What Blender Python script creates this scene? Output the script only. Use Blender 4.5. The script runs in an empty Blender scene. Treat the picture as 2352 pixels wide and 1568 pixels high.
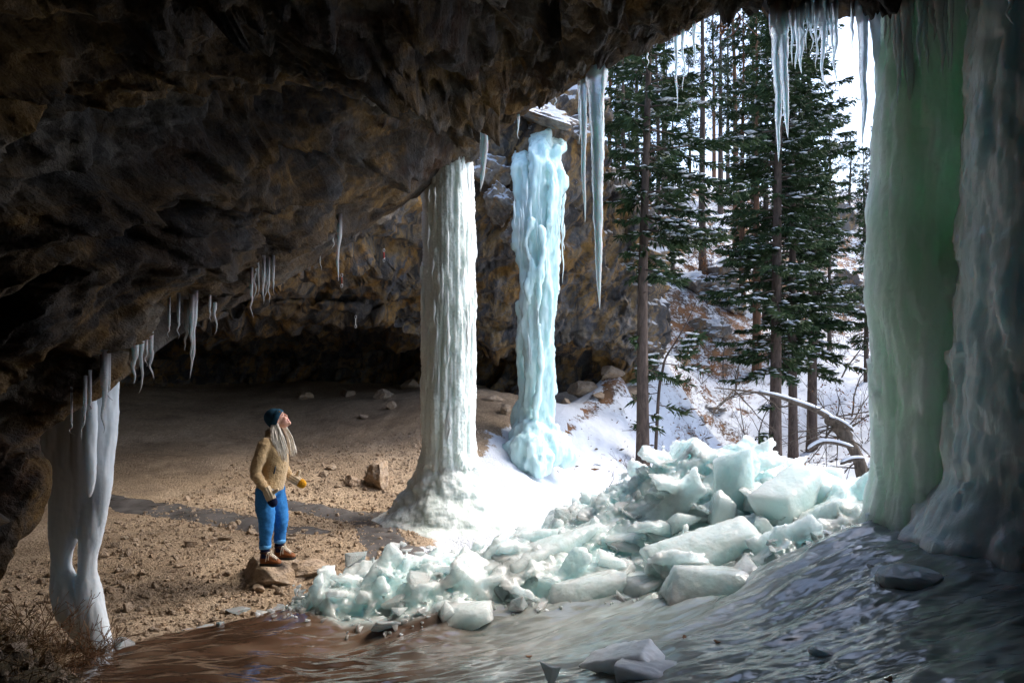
import bpy, bmesh, math
import numpy as np
from mathutils import Vector, Matrix, Euler

S = bpy.context.scene
C = S.collection
rng = np.random.default_rng(11)
R = math.radians

# ------------------------------------------------------------------ camera
CZ = 2.7
FPX = 1568.0                       # 24 mm lens on 36 mm, in units of a 2352 px wide picture
cd = bpy.data.cameras.new('camera')
cam = bpy.data.objects.new('camera', cd)
C.objects.link(cam)
cd.sensor_width = 36.0
cd.sensor_fit = 'HORIZONTAL'
cd.lens = 24.0
cd.clip_start = 0.05
cd.clip_end = 3000
cam.location = (0, 0, CZ)
cam.rotation_euler = (R(90), 0, 0)
S.camera = cam

# ------------------------------------------------------------------ sky and sun (bright overcast)
SUN_EL, SUN_AZ = 50.0, 72.0         # degrees: elevation, and azimuth clockwise from +Y
w = bpy.data.worlds.new('World')
S.world = w
w.use_nodes = True
wn = w.node_tree
for n in list(wn.nodes):
    wn.nodes.remove(n)
sky = wn.nodes.new('ShaderNodeTexSky')
sky.sky_type = 'NISHITA'
sky.sun_disc = False
sky.sun_elevation = R(SUN_EL)
sky.sun_rotation = R(SUN_AZ)
sky.air_density = 1.0
sky.dust_density = 5.0
sky.ozone_density = 1.0
sky.altitude = 900
bg = wn.nodes.new('ShaderNodeBackground')
bg.inputs['Strength'].default_value = 0.15
out = wn.nodes.new('ShaderNodeOutputWorld')
wn.links.new(sky.outputs[0], bg.inputs[0])
wn.links.new(bg.outputs[0], out.inputs[0])
sd = bpy.data.lights.new('sun', 'SUN')
sd.energy = 1.0
sd.angle = R(30)
sd.color = (1.0, 0.95, 0.86)
sun = bpy.data.objects.new('sun', sd)
C.objects.link(sun)
_d = Vector((math.sin(R(SUN_AZ)) * math.cos(R(SUN_EL)), math.cos(R(SUN_AZ)) * math.cos(R(SUN_EL)), math.sin(R(SUN_EL))))
sun.rotation_euler = _d.to_track_quat('Z', 'Y').to_euler()
sun.location = (20, 15, 30)

S.view_settings.view_transform = 'Standard'
S.view_settings.look = 'None'
S.view_settings.exposure = 1.8
S.view_settings.gamma = 1.0
S.view_settings.use_curve_mapping = False
S.render.engine = 'CYCLES'
S.cycles.max_bounces = 10
S.cycles.diffuse_bounces = 6
S.cycles.glossy_bounces = 4
S.cycles.transmission_bounces = 8
S.cycles.transparent_max_bounces = 8
S.cycles.caustics_reflective = False
S.cycles.caustics_refractive = False
S.cycles.use_denoising = True
S.cycles.sample_clamp_indirect = 8.0


def P(u, v, Y):
    """World point at depth Y seen at (u, v) of the 2352 x 1568 photograph."""
    return np.array([(u - 1176.0) / FPX * Y, Y, CZ - (v - 784.0) / FPX * Y])


# ------------------------------------------------------------------ noise
_r = np.random.default_rng(3)
_G = _r.normal(size=(4096, 3))
_G /= np.linalg.norm(_G, axis=1)[:, None]
_PT = _r.random((4096, 3))


def _hash(ix, iy, iz):
    h = (ix * 73856093) ^ (iy * 19349663) ^ (iz * 83492791)
    h = (h ^ (h >> 13)) * 1274126177
    return (h ^ (h >> 16)) & 4095


def perlin(p):
    p = np.asarray(p, float)
    i = np.floor(p).astype(np.int64)
    f = p - i
    u = f * f * f * (f * (f * 6 - 15) + 10)
    res = 0
    for dx in (0, 1):
        wx = u[:, 0] if dx else 1 - u[:, 0]
        for dy in (0, 1):
            wy = u[:, 1] if dy else 1 - u[:, 1]
            for dz in (0, 1):
                wz = u[:, 2] if dz else 1 - u[:, 2]
                g = _G[_hash(i[:, 0] + dx, i[:, 1] + dy, i[:, 2] + dz)]
                d = g[:, 0] * (f[:, 0] - dx) + g[:, 1] * (f[:, 1] - dy) + g[:, 2] * (f[:, 2] - dz)
                res = res + wx * wy * wz * d
    return res * 1.6


def fbm(p, octv=4, lac=2.1, gain=0.5):
    p = np.asarray(p, float)
    a, s, t = 1.0, 0.0, 0.0
    for k in range(octv):
        s = s + a * perlin(p * lac ** k + 17.3 * k)
        t += a
        a *= gain
    return s / t


def ridged(p, octv=4, lac=2.1, gain=0.5):
    p = np.asarray(p, float)
    a, s, t = 1.0, 0.0, 0.0
    for k in range(octv):
        s = s + a * (1 - np.abs(perlin(p * lac ** k + 9.1 * k)) * 2)
        t += a
        a *= gain
    return s / t


def worley(p):
    p = np.asarray(p, float)
    i = np.floor(p).astype(np.int64)
    f1 = np.full(len(p), 9.0)
    f2 = np.full(len(p), 9.0)
    cid = np.zeros(len(p), np.int64)
    for dx in (-1, 0, 1):
        for dy in (-1, 0, 1):
            for dz in (-1, 0, 1):
                h = _hash(i[:, 0] + dx, i[:, 1] + dy, i[:, 2] + dz)
                q = _PT[h] + i + (dx, dy, dz) - p
                d = np.sqrt((q * q).sum(1))
                c = d < f1
                f2 = np.where(c, f1, np.minimum(f2, d))
                cid = np.where(c, h, cid)
                f1 = np.where(c, d, f1)
    return f1, f2, cid


def facets(p, amp, tilt, seed=0):
    """Fractured rock: every cell becomes a tilted plane of its own."""
    p = np.asarray(p, float) + seed
    i = np.floor(p).astype(np.int64)
    f1 = np.full(len(p), 9.0)
    cid = np.zeros(len(p), np.int64)
    qv = np.zeros((len(p), 3))
    for dx in (-1, 0, 1):
        for dy in (-1, 0, 1):
            for dz in (-1, 0, 1):
                h = _hash(i[:, 0] + dx, i[:, 1] + dy, i[:, 2] + dz)
                q = _PT[h] + i + (dx, dy, dz) - p
                d = (q * q).sum(1)
                c = d < f1
                f1 = np.where(c, d, f1)
                cid = np.where(c, h, cid)
                qv = np.where(c[:, None], q, qv)
    return amp * (_PT[cid, 0] - .5) + tilt * (qv * _G[cid]).sum(1)


def sstep(a, b, x):
    t = np.clip((np.asarray(x, float) - a) / (b - a), 0, 1)
    return t * t * (3 - 2 * t)


# ------------------------------------------------------------------ mesh helpers
def mesh(name, V, F, mats, smooth=True, attrs=None, midx=None):
    me = bpy.data.meshes.new(name)
    V = np.asarray(V, np.float32)
    if isinstance(F, np.ndarray):
        F = [F]
    F = [np.asarray(f, np.int32) for f in F if len(f)]
    tot = sum(len(f) for f in F)
    loops = np.concatenate([f.ravel() for f in F])
    cnt = np.concatenate([np.full(len(f), f.shape[1], np.int32) for f in F])
    st = np.concatenate([[0], np.cumsum(cnt)[:-1]]).astype(np.int32)
    me.vertices.add(len(V))
    me.vertices.foreach_set('co', V.ravel())
    me.loops.add(len(loops))
    me.loops.foreach_set('vertex_index', loops)
    me.polygons.add(tot)
    me.polygons.foreach_set('loop_start', st)
    me.polygons.foreach_set('loop_total', cnt)
    me.polygons.foreach_set('use_smooth', np.full(tot, smooth))
    if midx is not None:
        me.polygons.foreach_set('material_index', np.asarray(midx, np.int32))
    for m in (mats if isinstance(mats, (list, tuple)) else [mats]):
        if m:
            me.materials.append(m)
    for k, a in (attrs or {}).items():
        at = me.attributes.new(k, 'FLOAT', 'POINT')
        at.data.foreach_set('value', np.asarray(a, np.float32))
    me.update(calc_edges=True)
    me.validate()
    return me


def link(name, me, parent=None, loc=None, rot=None, scale=None):
    o = bpy.data.objects.new(name, me)
    C.objects.link(o)
    if parent:
        o.parent = parent
    if loc is not None:
        o.location = [float(c) for c in loc]
    if rot is not None:
        o.rotation_euler = [float(c) for c in rot]
    if scale is not None:
        o.scale = [float(c) for c in (scale if hasattr(scale, '__len__') else (scale,) * 3)]
    return o


def tag(o, label=None, cat=None, group=None, kind=None):
    for k, v in (('label', label), ('category', cat), ('group', group), ('kind', kind)):
        if v:
            o[k] = v
    return o


def thing(name, label, cat, loc=(0, 0, 0), rz=0.0, group=None):
    o = bpy.data.objects.new(name, None)
    o.empty_display_size = 0.2
    C.objects.link(o)
    o.location = [float(c) for c in loc]
    o.rotation_euler = (0, 0, rz)
    return tag(o, label, cat, group)


def gridF(nr, nc, wrap=False):
    """Quads of an nr x nc vertex grid (row-major); wrap closes the columns."""
    r = np.arange(nr - 1)[:, None]
    c = np.arange(nc if wrap else nc - 1)[None, :]
    c2 = (c + 1) % nc
    a = r * nc + c
    b = r * nc + c2
    return np.stack([a, b, b + nc, a + nc], -1).reshape(-1, 4)


def cat(parts):
    """Join a list of (V, F) (F: one array or a list of arrays) into one."""
    Vs, F3, F4, o = [], [], [], 0
    for V, F in parts:
        V = np.asarray(V, float)
        for f in (F if isinstance(F, list) else [F]):
            f = np.asarray(f)
            if len(f):
                (F3 if f.shape[1] == 3 else F4).append(f + o)
        Vs.append(V)
        o += len(V)
    Fs = []
    if F3:
        Fs.append(np.concatenate(F3))
    if F4:
        Fs.append(np.concatenate(F4))
    return np.concatenate(Vs), Fs


def tube(pts, rad, n=8, cap=True, flat=1.0, up=None):
    """Swept tube along pts; rad: one radius per point or (ra, rb) pairs."""
    pts = np.asarray(pts, float)
    m = len(pts)
    rad = np.asarray(rad, float)
    if rad.ndim == 0:
        rad = np.full(m, rad)
    if rad.ndim == 1:
        rad = np.stack([rad, rad * flat], 1)
    T = np.gradient(pts, axis=0)
    T /= np.linalg.norm(T, axis=1)[:, None] + 1e-9
    ref = np.array(up if up is not None else ((1, 0, 0) if abs(T[0][0]) < 0.8 else (0, 1, 0)), float)
    a = np.linspace(0, 2 * np.pi, n, endpoint=False)
    V = []
    for i in range(m):
        N = ref - T[i] * (ref @ T[i])
        N /= np.linalg.norm(N) + 1e-9
        ref = N
        B = np.cross(T[i], N)
        V.append(pts[i] + np.cos(a)[:, None] * N * rad[i, 0] + np.sin(a)[:, None] * B * rad[i, 1])
    V = np.concatenate(V)
    F = [gridF(m, n, True)]
    if cap:
        k = len(V)
        V = np.concatenate([V, pts[:1], pts[-1:]])
        i = np.arange(n)
        j = (i + 1) % n
        F.append(np.concatenate([np.stack([np.full(n, k), j, i], 1), np.stack([np.full(n, k + 1), (m - 1) * n + i, (m - 1) * n + j], 1)]))
    return V, F


def crv(pts, n):
    """Catmull-Rom through pts, n samples (any dimension, along axis 0)."""
    p = np.asarray(pts, float)
    m = len(p)
    t = np.linspace(0, m - 1, n)
    i = np.minimum(t.astype(int), m - 2)
    f = (t - i).reshape((-1,) + (1,) * (p.ndim - 1))
    p0 = p[np.maximum(i - 1, 0)]
    p1 = p[i]
    p2 = p[i + 1]
    p3 = p[np.minimum(i + 2, m - 1)]
    return 0.5 * (2 * p1 + (p2 - p0) * f + (2 * p0 - 5 * p1 + 4 * p2 - p3) * f * f + (3 * p1 - p0 - 3 * p2 + p3) * f ** 3)


def ico(sub):
    t = (1 + 5 ** .5) / 2
    V = [(-1, t, 0), (1, t, 0), (-1, -t, 0), (1, -t, 0), (0, -1, t), (0, 1, t), (0, -1, -t), (0, 1, -t), (t, 0, -1), (t, 0, 1), (-t, 0, -1), (-t, 0, 1)]
    F = [(0, 11, 5), (0, 5, 1), (0, 1, 7), (0, 7, 10), (0, 10, 11), (1, 5, 9), (5, 11, 4), (11, 10, 2), (10, 7, 6), (7, 1, 8), (3, 9, 4), (3, 4, 2), (3, 2, 6), (3, 6, 8), (3, 8, 9), (4, 9, 5), (2, 4, 11), (6, 2, 10), (8, 6, 7), (9, 8, 1)]
    V = [np.array(v) / np.linalg.norm(v) for v in V]
    for _ in range(sub):
        mid, F2 = {}, []

        def m(a, b):
            k = (min(a, b), max(a, b))
            if k not in mid:
                q = V[a] + V[b]
                V.append(q / np.linalg.norm(q))
                mid[k] = len(V) - 1
            return mid[k]
        for a, b, c in F:
            ab, bc, ca = m(a, b), m(b, c), m(c, a)
            F2 += [(a, ab, ca), (b, bc, ab), (c, ca, bc), (ab, bc, ca)]
        F = F2
    return np.array(V), np.array(F)


ICO = {k: ico(k) for k in range(1, 5)}


def rock(seed, sub=3, cuts=9, dmin=.45, dmax=.85, rough=.08, nfreq=3.0):
    """A unit boulder or ice block: a sphere flattened by random planes, then roughened."""
    r = np.random.default_rng(seed)
    V, F = ICO[sub]
    V = V.copy()
    for _ in range(cuts):
        n = r.normal(size=3)
        n /= np.linalg.norm(n)
        d = r.uniform(dmin, dmax)
        e = V @ n - d
        V = V - np.maximum(e, 0)[:, None] * n * .97
    V = V * (1 + rough * fbm(V * nfreq + seed * 3.7, 4)[:, None])
    return V, F


def iceblock(seed, cuts=7, rough=.05, sub=4, boxy=.75, lo=.55, hi=.95):
    """A broken block: a rounded box chipped by random planes, with sharp arrises and a melted grain."""
    r = np.random.default_rng(seed)
    V, F = ICO[sub]
    V = V.copy()
    m = np.abs(V).max(1)[:, None]
    V = V * (1 - boxy) + (V / m) * boxy * .9
    V[:, 1] += V[:, 0] * r.uniform(-.3, .3)
    V[:, 2] += V[:, 0] * r.uniform(-.2, .2) + V[:, 1] * r.uniform(-.25, .25)
    for _ in range(cuts):
        n = r.normal(size=3)
        n /= np.linalg.norm(n)
        h = (V @ n).max()
        e = V @ n - h * r.uniform(lo, hi)
        V = V - np.maximum(e, 0)[:, None] * n * .98
    k = r.uniform(0, 50)
    n_ = V / (np.linalg.norm(V, axis=1)[:, None] + 1e-6)
    f1, f2, ci_ = worley(V * 2.3 + k)
    V = V * (1 + rough * 1.6 * fbm(V * 1.8 + k, 4)[:, None]) + n_ * (rough * .9 * fbm(V * (2.2, 7, 8) + k, 3) + rough * 1.1 * (_PT[ci_, 0] - .5) + rough * .5 * fbm(V * 12, 2))[:, None]
    return V, F


def shard(seed, dims, n=14, voxel=None, rough=.02, smooth=1):
    """A sharp broken piece: the convex hull of scattered corners, optionally worn along its edges."""
    r = np.random.default_rng(seed)
    p = r.uniform(-1, 1, (n, 3))
    p = np.sign(p) * np.abs(p) ** .45
    p[:, 0] += r.uniform(-.25, .25) * p[:, 2]
    p[:, 1] += r.uniform(-.3, .3) * p[:, 0]
    p = p * np.asarray(dims)
    bm = bmesh.new()
    for c in p:
        bm.verts.new(c)
    o_ = bmesh.ops.convex_hull(bm, input=bm.verts)
    bmesh.ops.delete(bm, geom=[v for v in bm.verts if not v.link_faces], context='VERTS')
    bmesh.ops.triangulate(bm, faces=bm.faces[:])
    bmesh.ops.recalc_face_normals(bm, faces=bm.faces[:])
    bm.verts.index_update()
    V = np.array([v.co[:] for v in bm.verts])
    F = np.array([[v.index for v in f.verts] for f in bm.faces])
    bm.free()
    if voxel is None:
        return V, F
    V, F, N = organic([(V, F)], voxel, smooth)
    L = max(dims)
    V = V + N * L * (rough * fbm(V / L * (2.5, 5, 6) + seed, 4) + rough * .6 * fbm(V / L * 9 + seed, 2))[:, None]
    return V, F


def crisp(me, deg=32):
    me.set_sharp_from_angle(angle=R(deg))
    return me


def organic(parts, voxel, smooth=4):
    """Fuse closed (V, F) shells into one continuous skin: voxel remesh, then smoothing."""
    V, F = cat(parts)
    me = mesh('skin', V, F, None)
    o = link('skin', me)
    m = o.modifiers.new('r', 'REMESH')
    m.mode = 'VOXEL'
    m.voxel_size = voxel
    if smooth:
        s = o.modifiers.new('s', 'SMOOTH')
        s.iterations = smooth
        s.factor = .5
    dg = bpy.context.evaluated_depsgraph_get()
    e = o.evaluated_get(dg).to_mesh()
    n = len(e.vertices)
    V = np.empty(n * 3, np.float32)
    e.vertices.foreach_get('co', V)
    V = V.reshape(-1, 3).astype(float)
    q = [p.vertices[:] for p in e.polygons]
    N = np.empty(n * 3, np.float32)
    e.vertices.foreach_get('normal', N)
    F = [np.array([f for f in q if len(f) == k]) for k in (3, 4)]
    F = [f for f in F if len(f)]
    o.evaluated_get(dg).to_mesh_clear()
    bpy.data.objects.remove(o)
    bpy.data.meshes.remove(me)
    return V, F, N.reshape(-1, 3).astype(float)


# ------------------------------------------------------------------ materials
class Mat:
    def __init__(s, name):
        s.m = bpy.data.materials.new(name)
        s.m.use_nodes = True
        s.t = s.m.node_tree
        s.b = s.t.nodes['Principled BSDF']
        s.o = s.t.nodes['Material Output']

    def n(s, typ, props=None, **inp):
        n = s.t.nodes.new(typ)
        for k, v in (props or {}).items():
            setattr(n, k, v)
        for k, v in inp.items():
            s.set(n, k.replace('_', ' ') if k not in n.inputs else k, v)
        return n

    def set(s, n, k, v):
        i = n.inputs[k]
        if isinstance(v, bpy.types.NodeSocket):
            s.t.links.new(v, i)
        else:
            i.default_value = v

    def coord(s, scale=(1, 1, 1), rot=(0, 0, 0), world=False):
        if world:
            c = s.n('ShaderNodeNewGeometry').outputs['Position']
        else:
            c = s.n('ShaderNodeTexCoord').outputs['Object']
        m = s.n('ShaderNodeMapping')
        s.set(m, 'Vector', c)
        m.inputs['Scale'].default_value = scale
        m.inputs['Rotation'].default_value = rot
        return m.outputs[0]

    def stretch(s, vec, ax, k):
        d = s.n('ShaderNodeVectorMath', dict(operation='DOT_PRODUCT'))
        s.t.links.new(vec, d.inputs[0])
        d.inputs[1].default_value = ax
        sc = s.n('ShaderNodeVectorMath', dict(operation='SCALE'))
        sc.inputs[0].default_value = tuple(a * k for a in ax)
        s.t.links.new(d.outputs['Value'], sc.inputs['Scale'])
        sb = s.n('ShaderNodeVectorMath', dict(operation='SUBTRACT'))
        s.t.links.new(vec, sb.inputs[0])
        s.t.links.new(sc.outputs[0], sb.inputs[1])
        return sb.outputs[0]

    def noise(s, vec, scale, detail=6, rough=.55, dist=0.0):
        n = s.n('ShaderNodeTexNoise', Vector=vec, Scale=scale, Detail=detail, Roughness=rough, Distortion=dist)
        return n.outputs['Fac']

    def vor(s, vec, scale, feature='F1', out='Distance', rnd=1.0):
        n = s.n('ShaderNodeTexVoronoi', dict(feature=feature), Vector=vec, Scale=scale, Randomness=rnd)
        return n.outputs[out]

    def ramp(s, fac, stops, interp='LINEAR'):
        n = s.n('ShaderNodeValToRGB', Fac=fac)
        n.color_ramp.interpolation = interp
        e = n.color_ramp.elements
        while len(e) < len(stops):
            e.new(.5)
        for k, (p, c) in enumerate(stops):
            e[k].position = p
            e[k].color = (*c, 1) if hasattr(c, '__len__') else (c, c, c, 1)
        return n.outputs[0]

    def mix(s, fac, a, b, mode='MIX'):
        n = s.n('ShaderNodeMix', dict(data_type='RGBA', blend_type=mode))
        for k, v in ((0, fac), (6, a), (7, b)):
            if isinstance(v, bpy.types.NodeSocket):
                s.t.links.new(v, n.inputs[k])
            else:
                n.inputs[k].default_value = (*v, 1) if hasattr(v, '__len__') and len(v) == 3 else v
        return n.outputs[2]

    def math(s, op, a, b=0.0, clamp=False):
        n = s.n('ShaderNodeMath', dict(operation=op, use_clamp=clamp))
        for k, v in ((0, a), (1, b)):
            if isinstance(v, bpy.types.NodeSocket):
                s.t.links.new(v, n.inputs[k])
            else:
                n.inputs[k].default_value = v
        return n.outputs[0]

    def attr(s, name):
        return s.n('ShaderNodeAttribute', dict(attribute_name=name)).outputs['Fac']

    def rnd(s):
        return s.n('ShaderNodeObjectInfo').outputs['Random']

    def nz(s):
        return s.n('ShaderNodeSeparateXYZ', Vector=s.n('ShaderNodeNewGeometry').outputs['Normal']).outputs['Z']

    def bump(s, h, strength=.5, dist=.05, normal=None):
        n = s.n('ShaderNodeBump', Height=h, Strength=strength, Distance=dist)
        if normal is not None:
            s.set(n, 'Normal', normal)
        return n.outputs[0]

    def put(s, **kw):
        for k, v in kw.items():
            s.set(s.b, {'color': 'Base Color', 'rough': 'Roughness', 'normal': 'Normal', 'spec': 'Specular IOR Level', 'trans': 'Transmission Weight', 'ior': 'IOR',
                        'sss': 'Subsurface Weight', 'srad': 'Subsurface Radius', 'sscale': 'Subsurface Scale', 'sheen': 'Sheen Weight', 'coat': 'Coat Weight', 'crough': 'Coat Roughness'}.get(k, k),
                  (*v, 1) if k == 'color' and not isinstance(v, bpy.types.NodeSocket) else v)
        return s.m


SNOW = (.66, .69, .74)


def rock_mat(name, pal, scale=.8, streak=.5, snow=False, wet=.55, world=True, gain=1.0, ax=(.62, .1, .77), light=.6, ochre=.6):
    """Layered limestone: bedded patches of pal, grey and ochre veins, dark water streaks, grain; snow where faces look up (if snow)."""
    m = Mat(name)
    v = m.coord(world=world)
    vs = m.stretch(v, ax, .68)
    n1 = m.noise(vs, scale * 1.6, 6, .6, .4)
    k = len(pal)
    col = m.ramp(n1, [(.30 + .40 * i / (k - 1), tuple(c * gain for c in pal[i])) for i in range(k)])
    n5 = m.noise(vs, scale * 2.2 + .3, 5, .6, .8)
    col = m.mix(m.math('MULTIPLY', m.ramp(n5, [(.51, 0), (.60, 1)]), ochre), col, tuple(c * gain for c in (.46, .25, .065)))
    n4 = m.noise(vs, scale * 2.6, 4, .55, .2)
    col = m.mix(m.math('MULTIPLY', m.ramp(n4, [(.54, 0), (.64, 1)]), light), col, tuple(c * gain for c in (.40, .36, .31)))
    n2 = m.noise(m.coord((1.6, 1.6, .28), (0, R(18), 0), world), 1.5, 7, .66, .5)
    col = m.mix(m.math('MULTIPLY', m.ramp(n2, [(.48, 0), (.58, 1)]), streak), col, (.055 * gain, .055 * gain, .060 * gain))
    n3 = m.noise(v, 10, 7, .7, .1)
    col = m.mix(.6, col, m.ramp(n3, [(.3, .3), (.7, 1.45)]), 'MULTIPLY')
    n6 = m.noise(v, 34, 4, .65)
    h = m.math('ADD', m.math('MULTIPLY', n3, .75), m.math('MULTIPLY', n6, .25))
    h = m.math('ADD', h, m.math('MULTIPLY', m.noise(vs, 4, 5, .6, .2), .6))
    nb = m.bump(h, 1.0, .12)
    rough = m.ramp(n2, [(.45, .85), (.7, wet)])
    if snow:
        sf = m.math('ADD', m.nz(), m.math('MULTIPLY', m.noise(v, 2.2, 5, .65), .75))
        sf = m.math('MULTIPLY', m.ramp(sf, [(.86, 0), (.98, 1)]), m.attr('snow'))
        col = m.mix(sf, col, SNOW)
    return m.put(color=col, rough=rough, normal=nb, spec=.35)


PAL_WALL = [(.06, .062, .07), (.22, .18, .13), (.12, .125, .145), (.38, .25, .11), (.20, .205, .22), (.44, .27, .10), (.15, .145, .15)]
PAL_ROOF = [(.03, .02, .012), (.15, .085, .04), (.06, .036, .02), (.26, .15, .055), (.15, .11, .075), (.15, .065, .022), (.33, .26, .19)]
M_WALL = rock_mat('cliff_limestone', PAL_WALL, .6, .9, True, ochre=.8, light=.35, gain=.72)
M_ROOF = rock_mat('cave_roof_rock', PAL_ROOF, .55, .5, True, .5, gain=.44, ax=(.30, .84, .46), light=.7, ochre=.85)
M_BOULDER = rock_mat('hill_boulder_rock', [(.16, .15, .145), (.28, .24, .20), (.22, .21, .20), (.30, .20, .11)], 1.2, .3, True)


def snow_mat():
    """Thin snow over dead leaves, twigs and earth; 'litter' tells how much of the ground shows through."""
    m = Mat('thin_snow')
    v = m.coord(world=True)
    n = m.noise(v, 1.6, 9, .68, .3)
    g = m.noise(m.coord((1, 1, 1), (0, 0, 0), True), 9, 6, .7, .4)
    fac = m.math('ADD', m.math('MULTIPLY', n, .55), m.math('MULTIPLY', g, .45))
    fac = m.math('ADD', fac, m.math('MULTIPLY', m.attr('litter'), .22))
    bare = m.ramp(fac, [(.64, 0), (.71, 1)])
    c2 = m.noise(v, .8, 4, .5)
    dirt = m.ramp(c2, [(.35, (.045, .036, .03)), (.5, (.13, .07, .035)), (.6, (.22, .10, .04)), (.75, (.07, .06, .05))])
    sn = m.ramp(m.noise(v, 4, 5, .6), [(.3, (.56, .59, .64)), (.7, SNOW)])
    col = m.mix(bare, sn, dirt)
    h = m.math('SUBTRACT', m.math('MULTIPLY', m.noise(v, 5, 7, .6), .7), m.math('MULTIPLY', bare, .25))
    return m.put(color=col, rough=.75, spec=.25, normal=m.bump(h, .7, .08))


def gravel_mat():
    m = Mat('cave_gravel')
    v = m.coord(world=True)
    n1 = m.noise(v, .55, 6, .6, .3)
    col = m.ramp(n1, [(.3, (.27, .195, .13)), (.5, (.41, .305, .205)), (.7, (.50, .385, .275))])
    n2 = m.vor(v, 26, 'F1', 'Color')
    col = m.mix(.55, col, m.ramp(n2, [(0, .5), (.5, .95), (1, 1.5)]), 'MULTIPLY')
    n3 = m.noise(v, 60, 4, .7)
    col = m.mix(.6, col, m.ramp(n3, [(.3, .5), (.7, 1.4)]), 'MULTIPLY')
    damp = m.ramp(m.noise(v, 1.1, 5, .6), [(.5, 0), (.66, 1)])
    col = m.mix(m.math('MULTIPLY', damp, .45), col, (.085, .058, .04))
    sn = m.ramp(m.math('ADD', m.attr('snow'), m.math('MULTIPLY', m.noise(v, 3.2, 7, .7), .9)), [(.92, 0), (1.04, 1)])
    col = m.mix(sn, col, SNOW)
    h = m.math('ADD', m.math('MULTIPLY', m.vor(v, 26), -.6), m.math('MULTIPLY', m.noise(v, 45, 5, .7), .6))
    h = m.math('ADD', h, m.math('MULTIPLY', m.vor(v, 70), -.35))
    return m.put(color=col, rough=.9, spec=.2, normal=m.bump(h, .9, .035))


def ice_mat(name, col, sss=1.0, scale=.25, rough=.3, trans=0.0, bscale=8, bump=.5, bdist=.03, radius=(.45, .8, .9), vstretch=1.0, var=None, spec=.5):
    m = Mat(name)
    v = m.coord((1, 1, vstretch), world=False)
    c = col
    if var is not None:
        c = m.ramp(m.noise(m.coord((1, 1, vstretch)), 2.2, 5, .6, .4), [(.32, var), (.62, col)])
    h = m.math('ADD', m.noise(v, bscale, 5, .55), m.math('MULTIPLY', m.vor(v, bscale * 2.3, 'SMOOTH_F1'), -.5))
    return m.put(color=c, rough=rough, trans=trans, ior=1.31, sss=sss, srad=radius, sscale=scale, normal=m.bump(h, bump, bdist), spec=spec)


M_ICEW = ice_mat('white_column_ice', (.80, .85, .82), .9, .12, .18, 0, 12, .7, .02, (.85, .95, 1.0), .22, (.64, .70, .65))
M_ICEB = ice_mat('blue_column_ice', (.64, .80, .78), .9, .14, .16, 0, 9, .7, .03, (.85, .95, 1.0), .3, (.50, .70, .69))
M_ICEG = ice_mat('green_column_ice', (.70, .81, .74), 1.0, .45, .12, 0, 7, .7, .05, radius=(.86, .97, .91), vstretch=.4, var=(.82, .87, .84))
M_ICEGR = ice_mat('grey_column_ice', (.78, .87, .90), .9, .3, .08, 0, 8, .7, .04, vstretch=.3, var=(.64, .74, .78))
M_ICELEG = ice_mat('milky_ice', (.84, .88, .91), .8, .08, .28, 0, 9, .4, .02, (.85, .95, 1.0), .3, (.72, .77, .80))
M_CHUNK = ice_mat('broken_ice', (.68, .85, .84), .9, .35, .08, .18, 12, .5, .02, (.78, .93, 1.0), var=(.77, .86, .85), spec=.9)
M_CHUNKC = ice_mat('clear_broken_ice', (.80, .88, .90), .35, .15, .12, .55, 11, .5, .02)
M_ICICLE = ice_mat('icicle_ice', (.88, .92, .94), .7, .12, .1, .45, 22, .45, .015, vstretch=2.2)
M_DARKCHUNK = ice_mat('grey_block_ice', (.60, .68, .70), .7, .12, .14, .25, 8, .5, .03, var=(.70, .76, .78))


def flow_mat():
    """Frozen run-off: brown stained where thin over soil ('amber'), grey-green and clear on the right, white and bubbly in the rubble."""
    m = Mat('frozen_flow')
    v = m.coord(world=True)
    n = m.noise(m.coord((.5, 1.3, 1), (0, 0, R(-15)), True), 1.9, 5, .55, .5)
    amber = m.ramp(n, [(.3, (.045, .024, .014)), (.5, (.10, .056, .034)), (.62, (.15, .095, .062)), (.78, (.24, .19, .15))])
    grey = m.ramp(n, [(.3, (.22, .26, .245)), (.5, (.38, .43, .405)), (.75, (.60, .66, .64))])
    dark = m.ramp(n, [(.3, (.075, .09, .086)), (.5, (.15, .175, .168)), (.75, (.34, .38, .37))])
    grey = m.mix(m.attr('clear'), grey, dark)
    col = m.mix(m.attr('amber'), grey, amber)
    wh = m.ramp(m.noise(v, 3.0, 6, .6), [(.3, (.55, .74, .73)), (.65, (.80, .89, .88))])
    col = m.mix(m.attr('rubble'), col, wh)
    st = m.noise(m.coord((.55, 1.7, 1), (0, 0, R(-18)), True), 2.6, 3, .5, .7)
    st2 = m.noise(m.coord((.8, 2.2, 1), (0, 0, R(-30)), True), 13.0, 2, .5, .8)
    h = m.math('ADD', m.math('MULTIPLY', st, 1.0), m.math('MULTIPLY', st2, .10))
    h = m.math('ADD', h, m.math('MULTIPLY', m.vor(v, 16, 'SMOOTH_F1'), m.math('MULTIPLY', m.attr('rubble'), -.5)))
    rough = m.ramp(m.noise(v, 2.0, 4, .6), [(.35, .02), (.7, .10)])
    return m.put(color=col, rough=rough, ior=1.31, sss=m.math('ADD', m.math('MULTIPLY', m.attr('rubble'), .5), .4), srad=(.45, .8, .9), sscale=.15, spec=.9, coat=.6, crough=.03, normal=m.bump(h, m.math('SUBTRACT', .6, m.math('MULTIPLY', m.attr('amber'), .2)), .06))


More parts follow.
